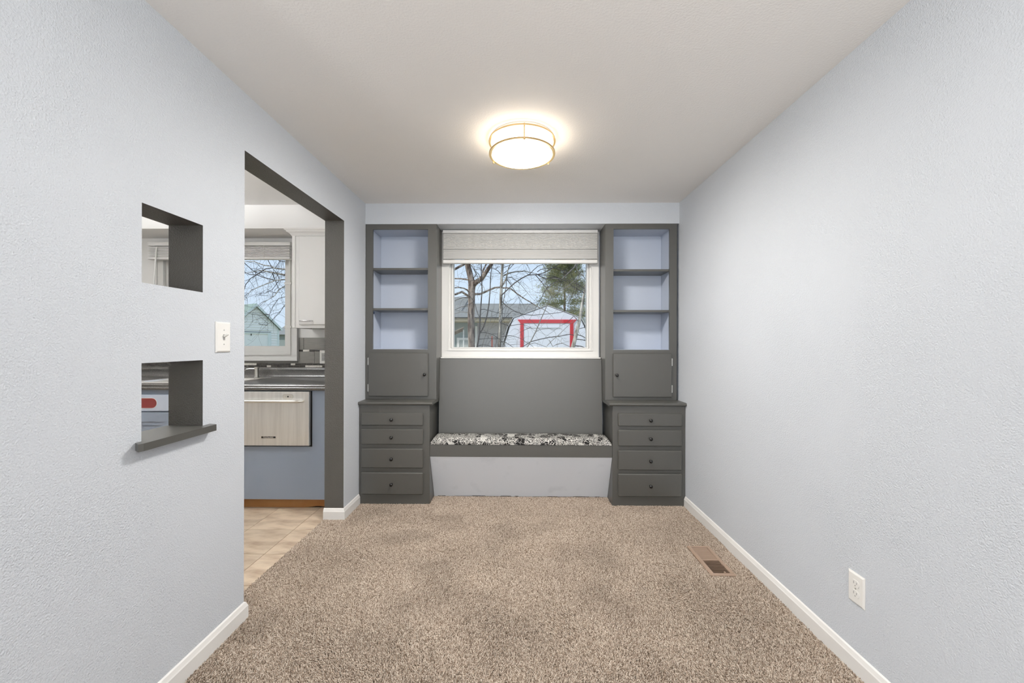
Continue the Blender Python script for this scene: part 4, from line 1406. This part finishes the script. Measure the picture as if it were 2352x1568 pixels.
  [(-4.858,9.0,2.712,0.032),(-5.108,9.0,2.771,0.0275),(-5.328,9.0,2.821,0.0231),(-5.593,9.0,2.871,0.0187),(-5.788,9.0,2.91,0.0143),(-5.898,9.0,2.92,0.0098)],
  [(-4.958,9.0,2.93,0.0177),(-5.362,9.057,2.96,0.0163),(-5.613,9.114,2.991,0.0149),(-5.752,9.171,3.055,0.0135),(-5.946,9.229,3.087,0.0121),(-6.096,9.286,3.137,0.0107),(-6.251,9.343,3.194,0.0092),(-6.527,9.4,3.206,0.0077)],
  [(-5.603,9.0,2.98,0.0108),(-5.71,8.94,2.949,0.0099),(-5.891,8.88,2.8,0.0089),(-5.981,8.82,2.708,0.008),(-6.05,8.76,2.56,0.0071),(-6.03,8.7,2.471,0.0062)],
  [(-5.603,9.0,2.861,0.0098),(-5.603,9.1,2.724,0.008),(-5.64,9.2,2.683,0.006)],
  [(-4.958,9.0,2.722,0.0148),(-5.268,8.9,2.701,0.0128),(-5.398,8.8,2.665,0.011),(-5.595,8.7,2.551,0.0091),(-5.812,8.6,2.419,0.0073),(-5.797,8.5,2.34,0.0056)],
  [(-5.434,8.8,2.66,0.0106),(-5.529,8.85,2.693,0.01),(-5.734,8.9,2.742,0.0094),(-5.917,8.95,2.81,0.0088),(-6.124,9.0,2.831,0.0082),(-6.284,9.05,2.9,0.0076),(-6.481,9.1,2.999,0.007)],
  [(-5.058,9.0,2.632,0.0128),(-5.28,8.92,2.544,0.0111),(-5.342,8.84,2.473,0.0095),(-5.403,8.76,2.316,0.0079),(-5.446,8.68,2.249,0.0063),(-5.549,8.6,2.146,0.0047)],
  [(-5.397,8.9,2.686,0.0073),(-5.439,8.967,2.672,0.0065),(-5.623,9.033,2.488,0.0058),(-5.811,9.1,2.427,0.005)],
  [(-6.219,8.8,3.185,0.0091),(-6.124,8.867,3.036,0.0082),(-6.018,8.933,2.918,0.0073),(-5.95,9.0,2.861,0.0064)],
  [(-5.739,9.0,3.248,0.0084),(-5.696,9.0,3.142,0.0079),(-5.603,9.0,2.98,0.0074)],
  [(-5.157,9.0,2.414,0.0079),(-5.287,8.933,2.307,0.0068),(-5.378,8.867,2.27,0.0058),(-5.457,8.8,2.088,0.0048)],
  [(-5.157,9.0,2.236,0.0074),(-5.287,8.933,2.116,0.0065),(-5.357,8.867,1.94,0.0057),(-5.396,8.8,1.865,0.0048)],
  [(-5.459,9.0,3.148,0.0079),(-5.329,9.0,3.118,0.0074),(-5.218,9.0,3.088,0.0069)],
  [(-5.538,9.0,2.97,0.0064),(-5.458,9.0,3.089,0.0057),(-5.409,9.0,3.168,0.0049)],
 ],
}



def twigs(mb, path, rnd, n, length, r0, flat=0.3, droop=0.2, sub=True):
    """Short random twigs growing off a limb: kinked, tapering, forking."""
    for _ in range(n):
        i = rnd.randrange(1, len(path))
        a, b = Vector(path[i - 1][:3]), Vector(path[i][:3])
        p = a.lerp(b, rnd.random())
        d = (b - a).normalized()
        side = Vector((rnd.uniform(-1, 1), rnd.uniform(-flat, flat), rnd.uniform(-0.6, 1))).normalized()
        d = (d * rnd.uniform(0.2, 0.9) + side).normalized()
        L_ = length * rnd.uniform(0.4, 1.2)
        curl = Vector((rnd.uniform(-.25, .25), rnd.uniform(-.1, .1), rnd.uniform(-.28, .16) - droop * 0.2))
        pts = [(*p, r0)]
        q = p.copy()
        for k in range(1, 8):
            d = (d + curl + Vector((rnd.uniform(-.22, .22), rnd.uniform(-.15, .15), rnd.uniform(-.22, .22)))).normalized()
            q = q + d * L_ / 7
            pts.append((*q, max(0.0011, r0 * (1 - k * 0.12))))
        mb.tube(pts, 4, cap=False)
        if sub and rnd.random() < 0.6:
            twigs(mb, pts, rnd, 2, length * 0.4, max(0.0011, r0 * 0.55), flat, droop, False)


def bare_tree(key, mtrunk, mtwig, label, cat='tree', tw=(2, 0.5, 0.004), group=None, loose=False):
    rnd = random.Random(key)
    ls = []
    for l in LIMBS[key]:
        a, b = Vector(l[-2][:3]), Vector(l[-1][:3])
        d, q, r = (b - a).normalized(), b, l[-1][3]
        ext = []
        for k in range(1, 5):
            d = (d + Vector((rnd.uniform(-.3, .3), rnd.uniform(-.2, .2), rnd.uniform(-.3, .2)))).normalized()
            q = q + d * (0.07 + 6 * r)
            ext.append((q.x, q.y, q.z, max(0.0009, r * (1 - .23 * k))))
        ls.append(list(l) + ext)
    base = ls[0][0]
    t = thing('bare_tree', (base[0], base[1], -0.6), label, cat, group)
    if not loose:
        MB().tube([(p[0], p[1], p[2], p[3]) for p in ls[0]], 10).build('trunk', mtrunk, t, smooth=True, angle=80)
    for l in (ls if loose else ls[1:]):
        thick = l[0][3] > 0.012
        mb = MB().tube(l, 7 if thick else 5, cap=False)
        mb.build('branch', mtrunk if thick else mtwig, t, smooth=True, angle=80)
    mb = MB()
    for l in ls:
        twigs(mb, l, rnd, tw[0], tw[1], tw[2])
        twigs(mb, l, rnd, tw[0], tw[1] * 1.3, tw[2] * 0.5)
    o = mb.build('twigs', mtwig, t, fix=False)
    o['kind'] = 'stuff'
    return t


TG = 'bare trees in the yard beyond the picture window'
bare_tree('A', 'bark', 'twig_gray', 'thick forked bare tree trunk, the stoutest one outside the picture window', group=TG, tw=(2, 0.5, 0.0042))
bare_tree('B', 'bark_gray', 'twig_dark', 'slim upright pale-barked bare tree right of the forked trunk', group=TG, tw=(2, 0.42, 0.0032))
bare_tree('C', 'twig_dark', 'twig_dark', 'thin dark two-stemmed sapling between the forked and the slim trunk', group=TG, tw=(3, 0.25, 0.0022))
bare_tree('F', 'twig_gray', 'twig_gray', 'pair of very thin gray saplings beside the slim pale trunk', group=TG, tw=(2, 0.25, 0.002))
bare_tree('D', 'bark_gray', 'twig_dark', 'leaning bare tree at the right edge of the picture window', group=TG, tw=(2, 0.4, 0.003))
bare_tree('E', 'twig_gray', 'twig_gray', 'thin slanting bare sapling in front of the shed door', group=TG, tw=(2, 0.3, 0.0022))

# overhanging crown of a tree standing out of view to the right, and one left of the kitchen
t = bare_tree('G', 'twig_gray', 'twig_dark', 'bare overhanging branches at the top right of the picture window', group=None, tw=(4, 0.4, 0.003), loose=True)
t2 = bare_tree('K', 'bark_gray', 'twig_dark', 'bare tree whose branches hang across the kitchen window', group=None, tw=(6, 0.6, 0.0045), loose=True)
MB().tube([(-4.85, 9.0, 2.9, .05), (-4.4, 9.02, 3.1, .07), (-4.0, 9.05, 2.6, .10), (-3.9, 9.05, 0.8, .13), (-3.88, 9.05, -0.62, .18)], 10).build('trunk', 'bark_gray', t2, smooth=True, angle=80)
MB().tube([(1.56, 8.6, 3.4, .025), (2.0, 8.62, 4.2, .035), (2.75, 8.65, 3.9, .055), (2.85, 8.65, 1.2, .08), (2.85, 8.65, -0.62, .11)], 10).build('trunk', 'bark_gray', t, smooth=True, angle=80)

# gambrel shed
sh_ = thing('garden_shed', (0.93, 14.5, -0.6), 'white barn-roofed shed with red trim around its door', 'shed')
SY = 13.0
cxs = 0.945
gp = [(1.32, -0.6), (1.37, 1.30), (1.22, 1.80), (1.075, 2.105), (0.0, 2.500)]
poly = [(cxs + a, z) for a, z in gp] + [(cxs - a, z) for a, z in gp[-2::-1]]
MB().prism(poly, 'y', SY, SY + 3.2).build('wall', 'shed_white', sh_)
# roof slabs
rp = [(1.46, 1.26), (1.30, 1.80), (1.115, 2.125), (0.0, 2.535)]
outer = [(cxs + a, z) for a, z in rp] + [(cxs - a, z) for a, z in rp[-2::-1]]
inner = [(cxs + a * 0.992, z - 0.014) for a, z in rp] + [(cxs - a * 0.992, z - 0.014) for a, z in rp[-2::-1]]
MB().prism(outer + inner[::-1], 'y', SY - 0.025, SY + 3.3).build('roof', 'shed_edge', sh_)
MB().prism([(-0.02, 2.055), (1.91, 2.055), (1.80, 1.94), (0.07, 1.94)], 'y', SY - 0.045, SY - 0.001).build('door_trim', 'shed_red', sh_)
for x0, x1 in ((0.07, 0.18), (1.688, 1.798)):
    box('door_trim', 'shed_red', x0, x1, SY - 0.04, SY - 0.001, -0.55, 1.9395, 0, sh_)
dd = box('door', 'shed_white', 0.182, 1.686, SY - 0.02, SY - 0.001, -0.55, 1.938, 0, sh_)
box('door_rail', 'shed_edge', 0.283, 1.375, SY - 0.04, SY - 0.0205, 1.785, 1.802, 0, dd)

# neighbouring house with a stepped shingle roof
nh = thing('neighbor_house', (-3, 22, -0.6), 'long low neighboring house with gray shingled roof behind the trees', 'house')


def shingle_roof(x0, x1, y0, z0, y1, z1, n, name, parent, m='roof_gray'):
    pts = []
    for i in range(n):
        a, b = i / n, (i + 1) / n
        ya, za, yb_, zb = y0 + (y1 - y0) * a, z0 + (z1 - z0) * a, y0 + (y1 - y0) * b, z0 + (z1 - z0) * b
        pts += [(ya, za + 0.02), (yb_, zb)]
    pts += [(y1, z1 - 0.15), (y0, z0 - 0.1)]
    return MB().prism(pts, 'x', x0, x1).build(name, m, parent)


shingle_roof(-6.4, 0.93, 18.0, 2.46, 22.0, 3.49, 16, 'roof', nh)
shingle_roof(-6.4, -2.80, 19.6, 2.90, 23.0, 3.97, 14, 'roof', nh)
box('gutter', 'gutter_dark', -6.2, 0.9, 17.90, 17.99, 2.42, 2.47, 0, nh)
box('fascia', 'fascia_tan', -6.2, 0.9, 17.99, 18.05, 2.29, 2.42, 0, nh)
box('soffit', 'fascia_tan', -6.2, 0.9, 18.05, 19.0, 2.27, 2.30, 0, nh)
box('wall', 'house_wall', -1.96, 0.9, 19.0, 25, -0.6, 2.29, 0, nh)
box('wall', 'house_teal', -6.2, -1.96, 18.9, 25, -0.6, 2.29, 0, nh)
box('corner_board', 'trim_white', -2.03, -1.93, 18.85, 18.9, -0.6, 2.10, 0, nh)
wn = ring('window', 'trim_white', (-2.90, -1.98, 0.2, 1.55), (-2.78, -2.06, 0.25, 1.44), 18.82, 18.9, nh)
box('pane', 'house_teal', -2.78, -2.06, 18.86, 18.89, 0.25, 1.44, 0, wn)
for k in range(7):
    z = 1.40 - k * 0.055
    box('slat', 'trim_white', -2.77, -2.07, 18.845, 18.858, z - 0.012, z + 0.012, 0, wn)

# low lean-to roof of weathered boards at the left edge of the window
lt_ = thing('lean_to', (-2.5, 14.5, -0.6), 'low lean-to with a weathered slatted roof beside the house', 'shelter')
for k in range(6):
    f0 = k / 6
    y = 14.0 + 0.0 * f0
    mb = MB()
    top = (-1.92 - 0.02 * k, 14.0 + 0.10 * k, 1.865 - 0.022 * k)
    bot = (-3.3 - 0.02 * k, 14.0 + 0.10 * k, 1.21 - 0.012 * k)
    mb.prism([(top[0], top[2]), (bot[0], bot[2]), (bot[0], bot[2] - 0.03 - .012), (top[0], top[2] - 0.03)], 'y', top[1], top[1] + 0.085)
    mb.build('board', 'wood_weathered', lt_)
box('post', 'wood_weathered', -3.25, -3.15, 14.2, 14.3, -0.6, 1.15, 0, lt_)
box('post', 'trim_white', -1.975, -1.94, 14.25, 14.29, -0.6, 1.76, 0, lt_)

pst = MB().box(-1.012, -0.953, 15.0, 15.06, -0.6, 1.52).prism([(-1.012, 1.52), (-0.953, 1.52), (-0.97, 1.56), (-0.995, 1.56)], 'y', 15.0, 15.06).build('fence_post', 'rust_post')
tag(pst, 'short reddish post standing left of the white shed', 'post')


# evergreen behind the shed
def evergreen(x, y, z0, h, r, n, seed, label):
    rnd = random.Random(seed)
    t = thing('evergreen_tree', (x, y, -0.6), label, 'tree')
    MB().tube([(x, y, -0.62, .12), (x + .05, y, z0 + h * .4, .06), (x, y, z0 + h, .02)], 8).build('trunk', 'bark', t, smooth=True)
    mb = MB()
    boughs = []
    nb = int(n / 90)
    for _ in range(nb):
        u = rnd.random() ** 0.85
        L_ = r * (0.30 + 0.70 * (1 - u)) * rnd.uniform(0.7, 1.1)
        boughs.append((z0 + h * u, rnd.uniform(0, 2 * PI), L_, rnd.uniform(-.05, .35)))
    for bz, a, L_, rise in boughs:
        for _ in range(90):
            s_ = rnd.uniform(0.25, 1.0)
            sp = 0.10 + 0.20 * s_
            p = Vector((x + math.cos(a) * L_ * s_ + rnd.gauss(0, sp * .6), y + math.sin(a) * L_ * s_ + rnd.gauss(0, sp * .6), bz + rise * L_ * s_ + rnd.gauss(0, sp * .45)))
            for k in range(4):
                d = Vector((math.cos(a) + rnd.uniform(-1, 1), math.sin(a) + rnd.uniform(-1, 1), rnd.uniform(-.2, 1.1))).normalized()
                s = d.cross(Vector((rnd.uniform(-1, 1), rnd.uniform(-1, 1), rnd.uniform(-1, 1)))).normalized()
                l_, w_ = rnd.uniform(.07, .17), rnd.uniform(.006, .011)
                mb.add([p - s * w_, p + s * w_, p + d * l_], [(0, 1, 2)])
    o = mb.build('foliage', 'needles', t, fix=False)
    o['kind'] = 'stuff'


evergreen(2.75, 24, 2.2, 5.2, 2.05, 24000, 2, 'olive green evergreen rising behind the white shed')
evergreen(5.6, 27, 1.0, 4.2, 2.0, 7000, 7, 'dark evergreen at the right edge behind the leaning trunk')
evergreen(0.95, 40, 2.0, 3.4, 0.7, 1800, 9, 'tiny distant conifer on the skyline left of the shed peak')

# garage seen through the kitchen window, its gable wall turned toward the yard
GA = math.radians(60)
GU, GV = Vector((math.cos(GA), math.sin(GA), 0)), Vector((-math.sin(GA), math.cos(GA), 0))
GO = Vector((-19.983, 30.0, 0))


class GB(MB):
    """Builder in garage coordinates: x along the gable wall, y away from the yard, z up."""
    def build(self, *a, **k):
        self.v = [tuple(GO + GU * p[0] + GV * p[1] + Vector((0, 0, p[2]))) for p in self.v]
        return super().build(*a, **k)


gr = thing('garage', tuple(GO + GV * 3 + Vector((0, 0, -0.6))), 'pale clapboard garage with a gable roof seen through the kitchen window', 'garage')
ZP, SL, HW = 4.25, 0.955, 1.80


def halfw(z):
    return max(0.02, min(HW, (ZP - 0.14 - z) / SL))


GB().prism([(-HW + .05, -0.6), (HW - .05, -0.6), (HW - .05, ZP - .2 - (HW - .05) * SL), (0, ZP - .2), (-HW + .05, ZP - .2 - (HW - .05) * SL)], 'y', 0.03, 6.0).build('wall', 'siding', gr)
z = 4.02
zb_ = []
z = 0.9
while z < 4.0:
    z1 = z + 0.198
    a0, a1 = halfw(z), halfw(min(z1, ZP - 0.17))
    segs = [(-1, 1)]
    if z < 2.12:
        polys = [[(-a0, z), (-1.17, z), (-1.17, z1 - .004), (-a1, z1 - .004)], [(1.17, z), (a0, z), (a1, z1 - .004), (1.17, z1 - .004)]]
    else:
        polys = [[(-a0, z), (a0, z), (a1, z1 - .004), (-a1, z1 - .004)]]
    for p in polys:
        # each clapboard tilts out at its lower edge
        vs = [(q[0], -0.035 if i < 2 else -0.004, q[1]) for i, q in enumerate(p)] + [(q[0], 0.03, q[1]) for q in p]
        GB().add(vs, [(0, 1, 2, 3), (7, 6, 5, 4), (0, 4, 5, 1), (1, 5, 6, 2), (2, 6, 7, 3), (3, 7, 4, 0)]).build('clapboard', 'siding', gr)
    z = z1
EX = 1.93
for s in (-1, 1):
    GB().prism([(0, ZP + .05), (s * EX, ZP + .05 - EX * SL), (s * EX, ZP - .09 - EX * SL), (0, ZP - .09)], 'y', -0.22, 6.2).build('roof', 'garage_roof', gr)
    GB().prism([(0, ZP + .02), (s * (EX + .01), ZP + .02 - EX * SL), (s * (EX - .02), ZP - .15 - EX * SL), (0, ZP - .17)], 'y', -0.25, -0.221).build('rake_board', 'siding_trim', gr)
    GB().box(s * 1.70 - .06, s * 1.70 + .06, -0.05, 0.0, -0.6, ZP - .2 - 1.76 * SL).build('corner_board', 'siding_trim', gr)
GB().plate(-1.166, 1.166, -0.6, 2.12, [(-0.94, 0.94, -0.6, 2.01)], -0.05, 0.029).build('door_frame', 'siding_trim', gr)
gd = GB()
for k in range(5):
    z0 = -0.55 + 0.51 * k
    p_ = GB().box(-0.938, 0.938, 0.10, 0.14, z0 + .004, z0 + .506, 0.01).build('door_panel', 'siding', gr)
GB().box(-1.1, 1.1, -0.055, -0.045, 2.115, 2.15).build('drip_cap', 'gutter_dark', gr)
GB().box(-0.30, -0.26, -0.03, 0.09, 1.86, 2.0).build('latch', 'gutter_dark', gr)
for x in (-0.62, 0.52):
    GB().box(x - .15, x + .15, 0.085, 0.099, 1.20, 1.215).build('door_handle', 'gutter_dark', gr)
for (x, z, w_) in ((0.26, 2.79, .05), (0.36, 2.74, .07), (0.52, 2.73, .06), (0.66, 2.72, .06), (0.80, 2.71, .07)):
    GB().box(x - w_, x + w_, -0.05, -0.036, z - .03, z + .015).build('sign_letter', 'gfci_gray', gr)

bn2 = thing('yard_bin', (-15.2, 27, -0.6), 'teal bin beside the garage corner', 'bin')
box('body', 'teal_bin', -15.75, -14.7, 27.0, 27.8, -0.6, 1.36, 0.03, bn2)
box('lid', 'teal_bin', -15.80, -14.65, 26.95, 27.85, 1.36, 1.44, 0.02, bn2)
MB().tube([(-15.35, 26.6, -0.6, .07), (-15.35, 26.6, 1.80, .07)], 8).build('post', 'teal_bin', bn2)
fh = thing('far_house', (-14, 48, -0.6), 'pale distant house low behind the garage', 'house')
box('wall', 'house_teal', -28, -8, 46, 54, -0.6, 2.3, 0, fh)
MB().prism([(46 - .5, 2.3), (54.5, 2.3), (50, 4.1)], 'x', -28.5, -7.5).build('roof', 'roof_gray', fh)
